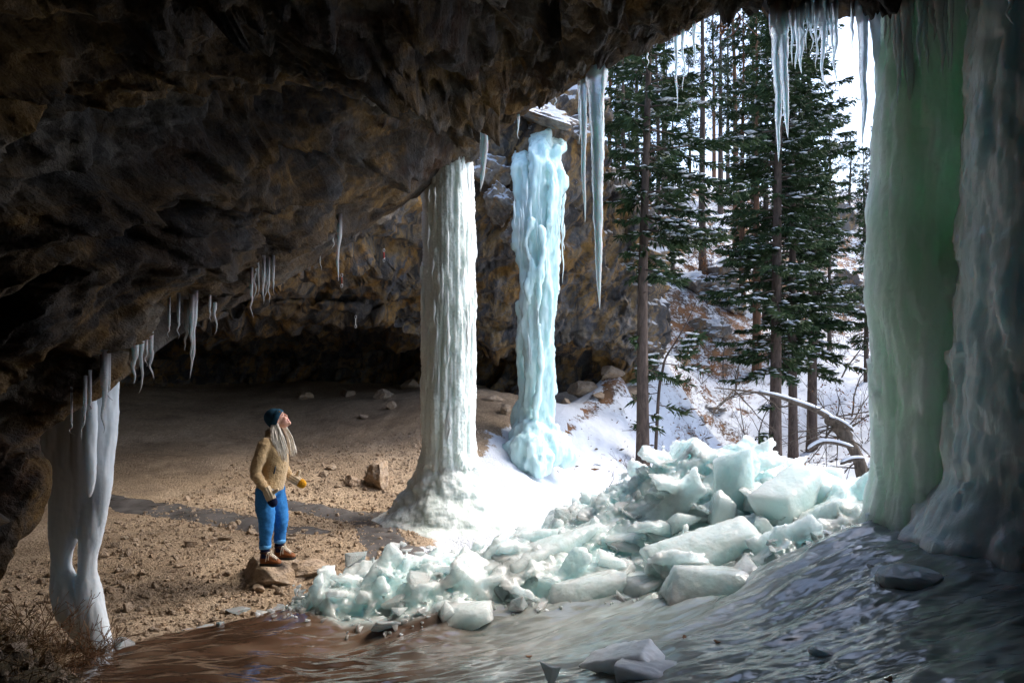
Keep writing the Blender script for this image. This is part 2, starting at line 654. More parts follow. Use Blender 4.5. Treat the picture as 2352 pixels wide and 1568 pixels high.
M_RUBBLE = ice_mat('fused_rubble_ice', (.66, .84, .83), .9, .35, .08, .12, 12, .55, .02, (.78, .93, 1.0), var=(.77, .86, .85), spec=.9)
M_GLASSY = ice_mat('glassy_hump_ice', (.55, .62, .63), .6, .15, .05, .15, 4, .5, .05)
M_SNOW = snow_mat()
M_GRAVEL = gravel_mat()
M_FLOW = flow_mat()


def plain(name, col, rough=.8, vscale=6, var=.35, spec=.3, sss=0.0, bump=.3, bdist=.01, sheen=0.0):
    m = Mat(name)
    v = m.coord()
    n = m.noise(v, vscale, 5, .6)
    c = m.mix(1.0, col, m.ramp(n, [(.25, 1 - var), (.75, 1 + var)]), 'MULTIPLY')
    return m.put(color=c, rough=rough, spec=spec, sss=sss, sscale=.05, sheen=sheen, normal=m.bump(n, bump, bdist))


M_SNOWLUMP = plain('snow_cap', SNOW, .7, 8, .05, .25)
M_STONE = rock_mat('floor_stone', [(.36, .26, .18), (.52, .39, .28), (.44, .33, .23), (.60, .48, .36)], 2.5, .05, False, .8, light=.25, ochre=.2)

# ------------------------------------------------------------------ terrain heights
def rbf(pts, c=1.2, smooth=0.0):
    A = np.array(pts, float)
    xy, z = A[:, :2], A[:, 2]
    n = len(A)
    D = np.sqrt(((xy[:, None] - xy[None]) ** 2).sum(-1) + c * c)
    K = np.zeros((n + 3, n + 3))
    K[:n, :n] = D - smooth * np.eye(n)
    K[:n, n] = 1
    K[:n, n + 1:] = xy
    K[n, :n] = 1
    K[n + 1:, :n] = xy.T
    w = np.linalg.solve(K, np.concatenate([z, np.zeros(3)]))

    def f(x, y):
        x, y = np.asarray(x, float), np.asarray(y, float)
        r = w[n] + w[n + 1] * x + w[n + 2] * y
        for k in range(n):
            r = r + w[k] * np.sqrt((x - xy[k, 0]) ** 2 + (y - xy[k, 1]) ** 2 + c * c)
        return r
    return f


def UV(u, v, Y):
    return tuple(P(u, v, Y))


GP = [UV(1300, 950, 17), UV(1450, 878, 20), UV(1250, 1075, 15), UV(1130, 990, 15), UV(1300, 1200, 10), UV(1200, 1150, 11), UV(1400, 1085, 16),
      UV(1500, 1070, 20), UV(1600, 1010, 24), UV(1600, 850, 29), UV(1700, 700, 35), UV(1600, 560, 40), UV(1600, 440, 46), UV(1530, 800, 27), UV(1560, 690, 32),
      UV(1800, 1060, 21), UV(1900, 1065, 21), UV(1850, 930, 26), UV(1980, 760, 33), UV(1850, 640, 39), UV(1950, 520, 45), UV(2000, 450, 50), UV(1750, 500, 44), UV(2150, 700, 38), UV(2150, 440, 50), UV(2600, 650, 40), UV(3200, 550, 40),
      UV(300, 890, 20), UV(500, 890, 22.5), UV(700, 880, 23), UV(960, 885, 22.5), UV(1100, 885, 21.5), UV(600, 1000, 16), UV(300, 1000, 15), UV(900, 1000, 15), UV(800, 1100, 12.2),
      (-2.66, 7.7, 0), (-1, 9, 0), (-3.5, 6.2, 0), (-6, 9, .2), (-5, 12, .15), (-2, 11.6, 0), (0, 9, -.1), (1.5, 9, -.1), (3.5, 10, -.5), (3, 13, -.6), (7, 14, -.8), (10, 18, -.4), (15, 24, 1.5), (8, 8, .2),
      (0, 5, -.1), (3, 5, .3), (0, 0, .6), (-4, 3, .25), (-5, 0, .5), (5, 0, .8), (-9, 14, .6), (-14, 20, 1.5), (12, 4, 1),
      (-5, 30, 2.5), (-15, 35, 6), (3, 23, 1.4), (4.6, 21.5, 1.5), (2, 27, 2.2), (5.2, 24, 2.3), (5.3, 28, 3.0), (1.5, 19, .95), (2.6, 20.5, 1.25), (0, 19, 1.2), (0, 40, 9), (0, 60, 14), (30, 60, 15), (-40, 60, 14), (60, 40, 14), (40, 20, 5), (0, 120, 10), (90, 120, 10), (-90, 120, 10), (-40, 20, 4), (-30, -8, 2), (30, -8, 2), (0, 600, -20), (-300, 600, -20), (300, 600, -20)]
_g = rbf(GP, 1.3, .02)


def sdist(px, py, poly):
    best = np.full(np.shape(px), 1e9)
    sg = np.zeros(np.shape(px))
    for (ax, ay), (bx, by) in zip(poly[:-1], poly[1:]):
        dx, dy = bx - ax, by - ay
        t = np.clip(((px - ax) * dx + (py - ay) * dy) / (dx * dx + dy * dy), 0, 1)
        d = np.hypot(px - ax - t * dx, py - ay - t * dy)
        s = -np.sign(dx * (py - ay) - dy * (px - ax))
        m = d < best
        best = np.where(m, d, best)
        sg = np.where(m, s, sg)
    return best * sg


SNOWLINE = [(-1.0, 4.0), (-.9, 8.3), (-1.0, 10.6), (-.6, 13), (-.1, 15.2), (.7, 16.9), (1.7, 19.6), (3.0, 22), (4.2, 26), (3.5, 34), (-60, 40)]
PATH = [(.9, 15.6), (1.3, 17.0), (2.1, 18.4), (3.1, 19.9)]


def ground_z(x, y):
    x, y = np.asarray(x, float), np.asarray(y, float)
    z = _g(x, y)
    s = x.shape
    p = np.stack([x.ravel(), y.ravel(), np.zeros(x.size)], 1)
    far = sstep(22, 40, p[:, 1])
    cav = 1 - sstep(-.6, 1.0, sdist(p[:, 0], p[:, 1], SNOWLINE))
    n = .10 * fbm(p * .5, 3) + .05 * fbm(p * 1.7 + 5, 3) + far * (1.0 * fbm(p * .17 + 3, 4) + .45 * np.maximum(ridged(p * .32 + 8, 3) - .35, 0))
    n = n + (1 - cav) * .06 * fbm(p * 2.4 + 31, 3) + cav * (.03 * fbm(p * 5 + 9, 3))
    return z + n.reshape(s)


IP = [(0, 0, 1.1), (-2, 1, .95), (3, 0, 1.35), (5, 2, 1.5), (-3.3, 2, .9), (7, 5, 1.5), (0, -6, 1.1), (-6, -6, .9), (6, -6, 1.5),
      (-2.5, 4.3, .5), (-1.4, 4.6, .38), (0, 4.2, .55), (.77, 3.7, .8), (1.52, 3.3, 1.02), (2.17, 2.9, 1.25), (-3.4, 3.6, .7),
      (-3.4, 6.05, .03), (-2.75, 6.4, .01), (-2.43, 6.85, .0), (-1.47, 6.1, .1), (-.18, 6.25, .18), (.87, 6.05, .35), (1.33, 5.6, .55), (1.81, 5.0, .75), (2.45, 5.3, .98), (3.0, 5.65, 1.17), (3.5, 5.4, 1.27), (3.95, 5.2, 1.32), (2.7, 4.3, 1.1), (1.19, 4.4, .74),
      (2.67, 8.0, 1.44), (2.0, 8.0, 1.36), (1.65, 8.0, 1.22), (1.23, 8.3, .95), (.75, 8.7, .26), (.12, 8.0, .3), (-.86, 7.7, .2), (-1.8, 7.55, .16), (-2.3, 7.1, .0), (3.6, 8.0, 1.10), (2.3, 7.4, 1.1), (3.1, 7.4, 1.12), (4.1, 7.6, .9), (4.6, 7.2, 1.0), (2.2, 6.9, .85), (3.0, 6.8, 1.02), (1.3, 7.0, .55),
      (-.7, 6.5, .33), (.5, 6.75, .46), (-1.6, 6.7, .26),
      (2.7, 9.6, .1), (1.2, 10, -.5), (4.5, 9.2, .2), (0, 9.0, -.3), (-1.2, 8.6, -.4), (-2.4, 7.9, -.45), (-3.2, 7.3, -.5), (-4.3, 6.6, -.5), (-5, 5, -.3), (7, 9, .2), (3, 12, -1.6), (-1, 12, -1.5), (8, 12, -1.5), (-6, 9, -1.5), (-8, 3, .3), (12, 5, 1)]
_i = rbf(IP, .35, .01)
RUB = [(-2.5, 6.75), (-1.55, 6.15), (-.9, 6.05), (-.1, 6.35), (.9, 6.15), (1.3, 5.75), (1.75, 5.35), (2.2, 5.7), (2.9, 5.9), (4.3, 6.3), (5, 8), (3.6, 9.2), (2.0, 9.3), (.9, 9.3), (.3, 8.6), (-.8, 8.1), (-1.9, 7.8), (-2.5, 7.1)]


def inpoly(x, y, poly):
    c = np.zeros(np.shape(x), bool)
    for (ax, ay), (bx, by) in zip(poly, poly[1:] + poly[:1]):
        k = ((ay > y) != (by > y)) & (x < (bx - ax) * (y - ay) / (by - ay + 1e-12) + ax)
        c ^= k
    return c


def rub_mask(x, y):
    d = np.abs(sdist(x, y, RUB + RUB[:1]))
    return np.where(inpoly(x, y, RUB), sstep(0, .25, d), 0.0)


def ice_z(x, y):
    x, y = np.asarray(x, float), np.asarray(y, float)
    s = x.shape
    z = _i(x, y).ravel()
    xf, yf = x.ravel(), y.ravel()
    p = np.stack([xf, yf, np.zeros(x.size)], 1)
    rb = rub_mask(xf, yf)
    q = np.stack([xf * .9 + yf * .35, yf * 2.2 - xf * .7, np.zeros(x.size)], 1)
    z = z + (1 - rb) * (.08 * fbm(q * .9, 3) + .020 * fbm(q * 2.6 + 7, 2))
    right = sstep(.4, 1.6, xf) * (1 - rb)
    qq = np.stack([xf * .62 + yf * .5, yf * 1.25 - xf * .55, np.zeros(x.size)], 1)
    z = z + right * (.030 * fbm(qq * 1.8, 2) + .010 * fbm(qq * 5.0 + 11, 2) + .006 * fbm(qq * 13 + 5, 1))
    f1, f2, cid = worley(np.stack([xf * 2.6, yf * 2.6, z * 2.0], 1))
    f1b, _, _ = worley(np.stack([xf * 8.5, yf * 8.5, z * 4 + 4], 1))
    up = sstep(1.0, 2.2, xf)
    z = z + rb * ((_PT[cid, 0] - .5) * .16 + .10 * (.5 - f1) + .055 * (.55 - f1b) + .05 * fbm(p * 3 + 2, 3) - .04)
    return z.reshape(s)


def lin(*segs):
    return np.concatenate([np.linspace(a, b, n, endpoint=False) for a, b, n in segs])


gx = np.concatenate([lin((-300, -60, 6), (-60, -12, 24), (-12, -5, 40), (-5, 6, 170), (6, 26, 130), (26, 80, 24)), [80, 150, 300]])
gy = np.concatenate([lin((-20, 3, 20), (3, 14, 190), (14, 27, 140), (27, 52, 130), (52, 120, 24)), [120, 200, 350, 600]])
GX, GY = np.meshgrid(gx, gy)
GZ = ground_z(GX, GY)
V = np.stack([GX.ravel(), GY.ravel(), GZ.ravel()], 1)
F = gridF(len(gy), len(gx))
p2 = V * (1, 1, 0)
sd_ = sdist(V[:, 0], V[:, 1], SNOWLINE) + .55 * fbm(p2 * 1.1, 4)
pth = np.abs(sdist(V[:, 0], V[:, 1], PATH)) + .25 * fbm(p2 * 1.6 + 4, 3)
snow_a = np.clip(.62 + sd_ * .8, 0, 1)
fc = V[F].mean(1)
isnow = sd_[F].mean(1) > .65
ihill = isnow & (fc[:, 1] > 24)
litter = np.clip(.0 + .40 * sstep(21, 30, V[:, 1]) + .25 * fbm(p2 * .22, 3) + .5 * sstep(.3, .9, (np.gradient(GZ, gy, axis=0)).ravel()), 0, 1) * sstep(13, 20, V[:, 1]) + .8 * (1 - sstep(.1, .5, pth))


def sub(me_name, sel, mat, attrs):
    f = F[sel]
    ids, inv = np.unique(f, return_inverse=True)
    return mesh(me_name, V[ids], inv.reshape(-1, 4), mat, True, {k: a[ids] for k, a in attrs.items()})


tag(link('gravel_floor', sub('gravel_floor', ~isnow, M_GRAVEL, dict(snow=snow_a))), kind='structure')
tag(link('snow_slope', sub('snow_slope', isnow & ~ihill, M_SNOW, dict(litter=litter))), kind='structure')
tag(link('hillside', sub('hillside', ihill, M_SNOW, dict(litter=litter))), kind='structure')

# frozen run-off in the foreground, rubble base included
ix = np.concatenate([lin((-6, -3.6, 30), (-3.6, 4.6, 470), (4.6, 8, 40)), [8]])
iy = np.concatenate([lin((-6, 2.4, 40), (2.4, 6.3, 260), (6.3, 9.6, 120)), [9.6, 10.2]])
IX, IY = np.meshgrid(ix, iy)
IZ = ice_z(IX, IY)
IV = np.stack([IX.ravel(), IY.ravel(), IZ.ravel()], 1)
IF = gridF(len(iy), len(ix))
keep = (IZ.ravel() > ground_z(IV[:, 0], IV[:, 1]) - .12)[IF].any(1)
IF = IF[keep]
rb_a = rub_mask(IV[:, 0], IV[:, 1])
am_a = np.clip(1 - sstep(-1.2, 1.3, IV[:, 0] + .5 * fbm(IV * (.8, .8, 0), 3)), 0, 1)
cl_a = sstep(1.2, 3.2, IV[:, 0] + .35 * (4.8 - IV[:, 1]) + .4 * fbm(IV * (.9, .9, 0) + 3, 3))
isr = rb_a[IF].mean(1) > .5


def isub(nm, sel):
    ids, inv = np.unique(IF[sel], return_inverse=True)
    return mesh(nm, IV[ids], inv.reshape(-1, 4), M_FLOW, True, dict(rubble=rb_a[ids], amber=am_a[ids], clear=cl_a[ids]))


tag(link('frozen_stream', isub('frozen_stream', rb_a[IF].mean(1) < .85)), kind='structure')

# the rubble has refrozen into one mass: core and slabs are fused into a single skin
mx, my = np.linspace(-2.7, 5.0, 170), np.linspace(5.5, 9.5, 96)
MX, MY = np.meshgrid(mx, my)
mz = ice_z(MX, MY).ravel() - .02 - .5 * (1 - np.maximum(rub_mask(MX, MY).ravel(), 0)) * (rub_mask(MX, MY).ravel() < .5)
top = np.column_stack([MX.ravel(), MY.ravel(), mz])
bot = top * (1, 1, 0) + (0, 0, -1.2)
nv = len(top)
ring_ = np.concatenate([np.arange(170), np.arange(1, 96) * 170 + 169, (95 * 170 + np.arange(168, -1, -1)), np.arange(94, 0, -1) * 170])
r2_ = np.roll(ring_, -1)
core = (np.concatenate([top, bot]), [gridF(96, 170), gridF(96, 170)[:, ::-1] + nv, np.stack([ring_, ring_ + nv, r2_ + nv, r2_], 1)])
q = np.random.default_rng(77)
fp = [core]
got = 0
while got < 300:
    x, y = q.uniform(-2.3, 4.4), q.uniform(6.1, 8.9)
    if rub_mask(np.array([x]), np.array([y]))[0] < .8:
        continue
    got += 1
    s_ = q.uniform(.09, .30) * (.65 if x < -.3 else 1)
    Vb, Fb = shard(2000 + got, (s_ * q.uniform(.9, 1.6), s_ * q.uniform(.6, 1.1), s_ * q.uniform(.16, .45)), 12)
    Mr_ = np.array(Euler((q.normal() * .45, q.normal() * .45 - .25, q.uniform(-.7, .9)), 'XYZ').to_matrix())
    Vb = Vb @ Mr_.T + (x, y, float(ice_z(x, y)) + s_ * q.uniform(-.02, .28))
    fp.append((Vb, Fb))
Vm, Fm, Nm = organic(fp, .019, 5)
kp = [f[(Vm[f][:, :, 2].mean(1) > -.35)] for f in Fm]
f1, f2, ci_ = worley(Vm * 5.5)
f1b, _, _ = worley(Vm * 15)
up_ = sstep(.4, 1.2, Vm[:, 0]) * sstep(7.2, 8.0, Vm[:, 1])
Vm = Vm + Nm * (.022 * (_PT[ci_, 1] - .5) + .034 * fbm(Vm * 8, 4) + (.018 + .022 * up_) * (.55 - f1b))[:, None]
ids = np.unique(np.concatenate([f.ravel() for f in kp if len(f)]))
rm = np.full(len(Vm), -1)
rm[ids] = np.arange(len(ids))
me = mesh('ice_mound', Vm[ids], [rm[f] for f in kp if len(f)], M_RUBBLE, True)
tag(link('ice_mound', crisp(me, 75)), kind='structure')


def surf_z(x, y):
    x, y = np.asarray(x, float), np.asarray(y, float)
    return np.maximum(ground_z(x, y), np.where(y < 10, ice_z(x, y), -9))


# thin grey ice ribbons that run over the gravel
M_TRICKLE = ice_mat('grey_film_ice', (.085, .078, .075), .15, .1, .22, 0, 6, .4, .02, var=(.16, .15, .145))


def ribbon(nm, pts, wid, seed):
    c = crv(pts, 90)
    T = np.gradient(c, axis=0)
    N = np.stack([-T[:, 1], T[:, 0]], 1) / np.linalg.norm(T, axis=1)[:, None]
    k = 17
    s = np.linspace(-1, 1, k)
    wv = crv(np.array(wid)[:, None], 90)[:, 0]
    e1 = 1 + .45 * fbm(np.stack([c[:, 0] * 1.3, c[:, 1] * 1.3, np.full(90, seed)], 1), 4)
    e2 = 1 + .45 * fbm(np.stack([c[:, 0] * 1.3, c[:, 1] * 1.3, np.full(90, seed + 9)], 1), 4)
    X = []
    for j in range(k):
        e = e1 if s[j] > 0 else e2
        X.append(c + N * (s[j] * wv * e)[:, None])
    X = np.stack(X, 1).reshape(-1, 2)
    z = ground_z(X[:, 0], X[:, 1]) + np.tile(.05 * (1 - np.abs(s) ** 2.5) - .03, 90)
    tag(link(nm, mesh(nm, np.column_stack([X, z]), gridF(90, k), M_TRICKLE)), kind='structure')


ribbon('frozen_trickle', [P(230, 1155, 10.8)[:2], P(380, 1190, 10.4)[:2], P(540, 1210, 10.0)[:2], P(650, 1230, 9.6)[:2], P(760, 1225, 9.5)[:2]], [.35, .5, .45, .35, .15], 1)
ribbon('frozen_trickle', [P(600, 1165, 11.0)[:2], P(720, 1185, 10.8)[:2], P(850, 1195, 10.6)[:2], P(960, 1180, 10.7)[:2]], [.15, .38, .5, .6], 5)
ribbon('frozen_trickle', [P(850, 1190, 10.4)[:2], P(870, 1240, 9.4)[:2], P(905, 1275, 8.7)[:2], P(960, 1290, 8.3)[:2]], [.35, .45, .5, .6], 8)

# ------------------------------------------------------------------ cave roof overhead
LIP = [(-60, 1290, 4.6), (30, 1235, 4.8), (95, 1180, 5.0), (108, 1080, 5.1), (92, 1002, 5.3), (180, 940, 5.4), (270, 880, 5.6), (350, 820, 6.1), (430, 760, 6.6), (540, 700, 7.3), (640, 650, 8.0), (740, 590, 8.7), (830, 530, 9.4), (900, 478, 10.0), (960, 438, 10.4), (1030, 405, 10.5),
       (1090, 365, 10.4), (1130, 312, 9.9), (1210, 262, 9.3), (1300, 212, 8.7), (1400, 165, 8.1), (1500, 110, 7.6), (1600, 62, 7.1), (1690, 4, 6.7), (1740, 2, 6.65), (1768, 55, 6.65), (1810, 60, 6.6), (1870, 52, 6.5), (1950, 45, 6.4), (2050, 30, 6.0), (2200, 12, 5.8), (2352, 0, 5.5), (2600, 20, 5.2), (2800, 400, 5.0), (2900, 1000, 5.0), (2950, 1500, 5.0)]
MID = {0: (-3.6, 3.0, .6), 2: (-3.75, 3.0, 1.5), 4: (-3.75, 3.1, 2.3), 6: (-3.5, 3.2, 3.2), 8: (-3.1, 3.3, 3.9), 10: (-2.6, 3.5, 4.5), 12: (-1.8, 3.7, 5.0), 14: (-1.0, 3.8, 5.3), 16: (-.3, 3.9, 5.5), 17: (.1, 3.9, 5.6), 19: (.8, 3.9, 5.7), 21: (1.5, 3.8, 5.8), 23: (2.1, 3.7, 5.85), 25: (2.6, 3.6, 5.8), 28: (3.2, 3.5, 5.7), 30: (4.0, 3.4, 5.4), 31: (4.6, 3.2, 5.1), 32: (5.4, 3.0, 4.5), 33: (6.0, 3.0, 2.8), 34: (6.2, 3.0, 1.0), 35: (6.2, 3.0, -.5)}
ks = sorted(MID)
L_ = np.array([P(*p) for p in LIP])
M_ = np.stack([np.interp(np.arange(len(LIP)), ks, [MID[k][j] for k in ks]) for j in range(3)], 1)
B_ = M_ * (1.05, 0, .92) + (0, -2.5, 0)
D_ = M_ * (.5, 0, 0) + (0, -6.0, -.5)
NS = 460
Lr, Mr, Br, Dr = [crv(a, NS) for a in (L_, M_, B_, D_)]
# one extra row just inside the lip keeps the drip line crisp
Q1 = Lr + (Mr - Lr) * .35 + np.array([0, 0, .18]) * sstep(.5, 2.5, Lr[:, 2])[:, None]
Q2 = Lr + (Mr - Lr) * .70 + np.array([0, 0, .25]) * sstep(.5, 2.5, Lr[:, 2])[:, None]
rows = np.stack([Lr, Q1, Q2, Mr, Br, Dr])
tt = np.concatenate([np.linspace(0, 3, 190, endpoint=False), np.linspace(3, 5, 36)])
ii = np.minimum(tt.astype(int), 4)
ff = (tt - ii)[:, None, None]
pm = rows[np.maximum(ii - 1, 0)]
p1, p2_, p3 = rows[ii], rows[ii + 1], rows[np.minimum(ii + 2, 5)]
G = .5 * (2 * p1 + (p2_ - pm) * ff + (2 * pm - 5 * p1 + 4 * p2_ - p3) * ff ** 2 + (3 * p1 - pm - 3 * p2_ + p3) * ff ** 3)


def gnormal(G):
    a = np.gradient(G, axis=0)
    b = np.gradient(G, axis=1)
    n = np.cross(a, b)
    return n / (np.linalg.norm(n, axis=2)[..., None] + 1e-9)


NR = len(tt)
N = gnormal(G)
cen = np.array([0, 3, 2.2])
sg = np.sign(((cen - G) * N).sum(-1))
N = N * np.where(sg.mean() > 0, 1, -1)
p = G.reshape(-1, 3)
ax = np.array([.30, .84, .46])
ax /= np.linalg.norm(ax)
ps = p - (p @ ax)[:, None] * ax * .80            # stretched along the bedding
f1, f2, ci = worley(ps * .95 + .6 * fbm(p * .6, 3)[:, None])
g1, g2, gi = worley(ps * 2.4 + .5 * fbm(p * 1.3 + 3, 3)[:, None])
e1_, e2_, ei = worley(ps * 5.5 + .4 * fbm(p * 3 + 3, 2)[:, None])
wq = ps + .35 * np.stack([fbm(p * .8 + k * 31, 3) for k in range(3)], 1)
big = 1.1 * fbm(ps * .45 + 2, 3) + .10 * (_PT[ci, 0] - .5) + 1.5 * (ridged(wq * .62 + 5, 5, 2.1, .5) - .5)
fct = facets(ps * 1.1 + .25 * fbm(p, 2)[:, None], .22, .30) + facets(ps * 2.9 + .2 * fbm(p * 2, 2)[:, None], .09, .13, 7)
fine = fct * .9 + .26 * (ridged(wq * 1.9 + 9, 5, 2.1, .55) - .5) + .10 * fbm(p * 4.0, 4) + .03 * (_PT[ei, 2] - .5)
t_ = np.repeat(tt, NS)
d = big * sstep(.10, 1.3, t_) * .8 + fine * (.25 + .75 * sstep(0, .5, t_))
Gd = (p + N.reshape(-1, 3) * d[:, None]).reshape(NR, NS, 3)
# outer shell
ow = np.clip((Mr[:, 0] + .2) / 3.6, -1, 1) ** 3
odir = np.stack([ow * 1.0, np.full(NS, .05), 1.05 - np.abs(ow) * .7], 1)
odir /= np.linalg.norm(odir, axis=1)[:, None]
O1 = Gd[0] + odir * .5 + np.array([0, .12, 0])
O2 = Gd[0] + odir * 1.4 + np.array([0, .1, .3])
O3 = Gd[100] + odir * 3.0
O4 = Gd[190] + odir * 3.2
O5 = Gd[-1] + odir * 2.5 + np.array([0, -2.5, 0])
Oc = np.stack([O1, O2, O3, O4, O5])
Oc[:3] += .25 * fbm(Oc[:3].reshape(-1, 3) * 1.2, 3).reshape(3, NS, 1) * odir
ALL = np.concatenate([Oc[::-1], Gd])
nR = len(ALL)
sn = np.concatenate([np.ones(5 * NS), np.zeros(NR * NS)])
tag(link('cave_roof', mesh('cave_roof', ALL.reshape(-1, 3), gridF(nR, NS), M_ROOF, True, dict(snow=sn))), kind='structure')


def lip_at(u):
    """Underside height of the lip at picture column u and its depth (upper part of the drip line only)."""
    us = np.array([q[0] for q in LIP[4:32]], float)
    return np.interp(u, us, [q[1] for q in LIP[4:32]]), np.interp(u, us, [q[2] for q in LIP[4:32]])


# ------------------------------------------------------------------ cliff with the rear cave
SU = [-200, 100, 300, 480, 640, 830, 960, 1100, 1200, 1300, 1400, 1470, 1502, 1500, 1480]
W0 = [(905, 13), (900, 16), (896, 20), (895, 22.5), (890, 23), (888, 23), (892, 22.5), (885, 21.5), (885, 21), (872, 20.5), (860, 20), (845, 20), (835, 20.8), (760, 25), (640, 33)]
W1 = [(815, 13.5), (815, 16.5), (812, 20.4), (812, 22.8), (808, 23.2), (800, 23.4), (812, 23), (815, 22), (815, 21.5), (828, 20.5), (840, 20.1), (838, 20), (825, 20.8), (750, 25), (630, 33)]
W2 = [(760, 9.5), (760, 11), (755, 13), (738, 15), (714, 16), (725, 17), (770, 18), (785, 18.4), (772, 18.6), (775, 19.0), (800, 19.5), (815, 19.6), (812, 20.4), (738, 25), (618, 33)]
W3 = [(740, 9), (735, 10.5), (725, 12.7), (704, 14.7), (676, 15.6), (684, 16.6), (735, 17.6), (750, 18.0), (728, 18.2), (722, 18.7), (735, 19.1), (760, 19.3), (775, 20.2), (700, 25), (590, 33)]
W4 = [(700, 7.5), (690, 8), (680, 9), (650, 10.5), (604, 12.5), (565, 14.2), (575, 16.2), (540, 16.7), (470, 16.5), (490, 17.2), (560, 18.8), (610, 19.3), (640, 20.2), (620, 25), (560, 33)]
W5 = [(650, 6.0), (640, 6.0), (630, 6.4), (590, 7.4), (520, 9.0), (440, 11.2), (410, 14.5), (360, 15.7), (240, 15.9), (222, 16.4), (360, 18.4), (455, 19.2), (520, 20.2), (560, 25), (530, 33)]
rw = []
for Wk in (W0, W1, W2, W3, W4, W5):
    rw.append([P(u, v, Y) for u, (v, Y) in zip(SU, Wk)])
rw = np.array(rw)
r6, r7 = rw[5].copy(), rw[5].copy()
for k, u in enumerate(SU):
    if u <= 640:
        r6[k] += (-.1, -1.3, 1.1)
        r7[k] += (-.3, -2.5, 1.6)
    elif u == 830:
        r6[k] += (-.6, .5, 1.2)
        r7[k] += (-2, 6, 4)
    else:
        r6[k] += (-.3, 2.0, .55)
        r7[k] += (-2.5, 9, 2.2)
rw = np.concatenate([rw, [r6], [r7]])
st0 = np.stack([(-5.6, 2.5, z) for z in (-.6, .6, 1.3, 1.8, 2.3, 3.0, 3.8, 4.5)])[:, None]
st1 = np.stack([(-8.5, 6.0, z) for z in (-.6, .8, 1.4, 2.0, 2.5, 3.2, 4.2, 5.5)])[:, None]
rw = np.concatenate([st0, st1, rw], 1)
rw[0, :, 2] -= .35
NSW, NRW = 400, 190
ws = crv(np.swapaxes(rw, 0, 1), NSW)                      # along the cliff
WG = np.swapaxes(crv(np.swapaxes(ws, 0, 1), NRW), 0, 1)   # NSW x NRW x 3
WG = np.swapaxes(WG, 0, 1)
N = gnormal(WG)
fr = np.array([0, -1, 0])
N = N * (1 if (N[40:120, 100:360] @ fr).mean() > 0 else -1)
p = WG.reshape(-1, 3)
ax = np.array([.62, .1, .75])
ax /= np.linalg.norm(ax)
ps = p - (p @ ax)[:, None] * ax * .62
f1, f2, ci = worley(ps * .8 + .6 * fbm(p * .5, 3)[:, None])
g1, g2, gi = worley(ps * 2.2 + .5 * fbm(p * 1.2 + 3, 3)[:, None])
hz = ridged(p * (.2, .2, 1.3) + .25 * fbm(p * .5, 2)[:, None], 4) - .5                    # horizontal bedding
rt = np.repeat(np.linspace(0, 7, NRW), NSW)
wq = ps + .4 * np.stack([fbm(p * .7 + k * 31, 3) for k in range(3)], 1)
d = .8 * fbm(ps * .4 + 7, 3) + .14 * (_PT[ci, 0] - .5) + .62 * (ridged(wq * .7 + 3, 6, 2.1, .55) - .5) + facets(ps * .9 + .25 * fbm(p, 2)[:, None], .26, .36, 3) + facets(ps * 2.4, .10, .14, 9) + .14 * (ridged(wq * 2.0 + 8, 5, 2.1, .55) - .5) + .50 * hz + .09 * fbm(p * 3.5, 4)
d = d * np.where(rt > 6, .5, 1) * .8
Wd = p + N.reshape(-1, 3) * d[:, None]
sn = sstep(-3.0, -.5, p[:, 0]) * sstep(3.2, 4.2, rt)
sn = np.maximum(sn, sstep(3.6, 4.2, p[:, 0]) * sstep(1.0, 2.0, rt))
WF = gridF(NRW, NSW)
tag(link('cliff', mesh('cliff', Wd, WF, M_WALL, True, dict(snow=sn))), kind='structure')

# ------------------------------------------------------------------ ice columns
def lathe_col(cx, cy, zs, rs, nth, nz, disp, sx=1.0, sy=1.0, bend=None):
    """Closed-side column: radius rs over heights zs; disp(theta, z, r) is added to the radius."""
    z = np.linspace(zs[0], zs[-1], nz)
    r0 = np.interp(z, zs, rs)
    th = np.linspace(0, 2 * np.pi, nth, endpoint=False)
    TH, Z = np.meshgrid(th, z)
    R0 = np.repeat(r0[:, None], nth, 1)
    Rr = R0 + disp(TH.ravel(), Z.ravel(), R0.ravel()).reshape(R0.shape)
    bx = bend(Z) if bend else 0
    V = np.stack([cx + bx + np.cos(TH) * Rr * sx, cy + np.sin(TH) * Rr * sy, Z], -1).reshape(-1, 3)
    return V, gridF(nz, nth, True)


def ribs(TH, Z, R_, amp, k=3.0, vs=.35, seed=0.0):
    q = np.stack([np.cos(TH) * k, np.sin(TH) * k, Z * vs + seed], 1)
    return amp * (ridged(q, 4) - .55) + amp * .5 * fbm(q * 2.7 + 3, 3)


def lumps(TH, Z, R_, amp, k, seed=0.0):
    q = np.stack([np.cos(TH) * R_ * k, np.sin(TH) * R_ * k, Z * k + seed], 1)
    f1, _, _ = worley(q)
    g1, _, _ = worley(q * 2.6 + 5)
    return amp * (.6 - f1) + amp * .4 * (.6 - g1)


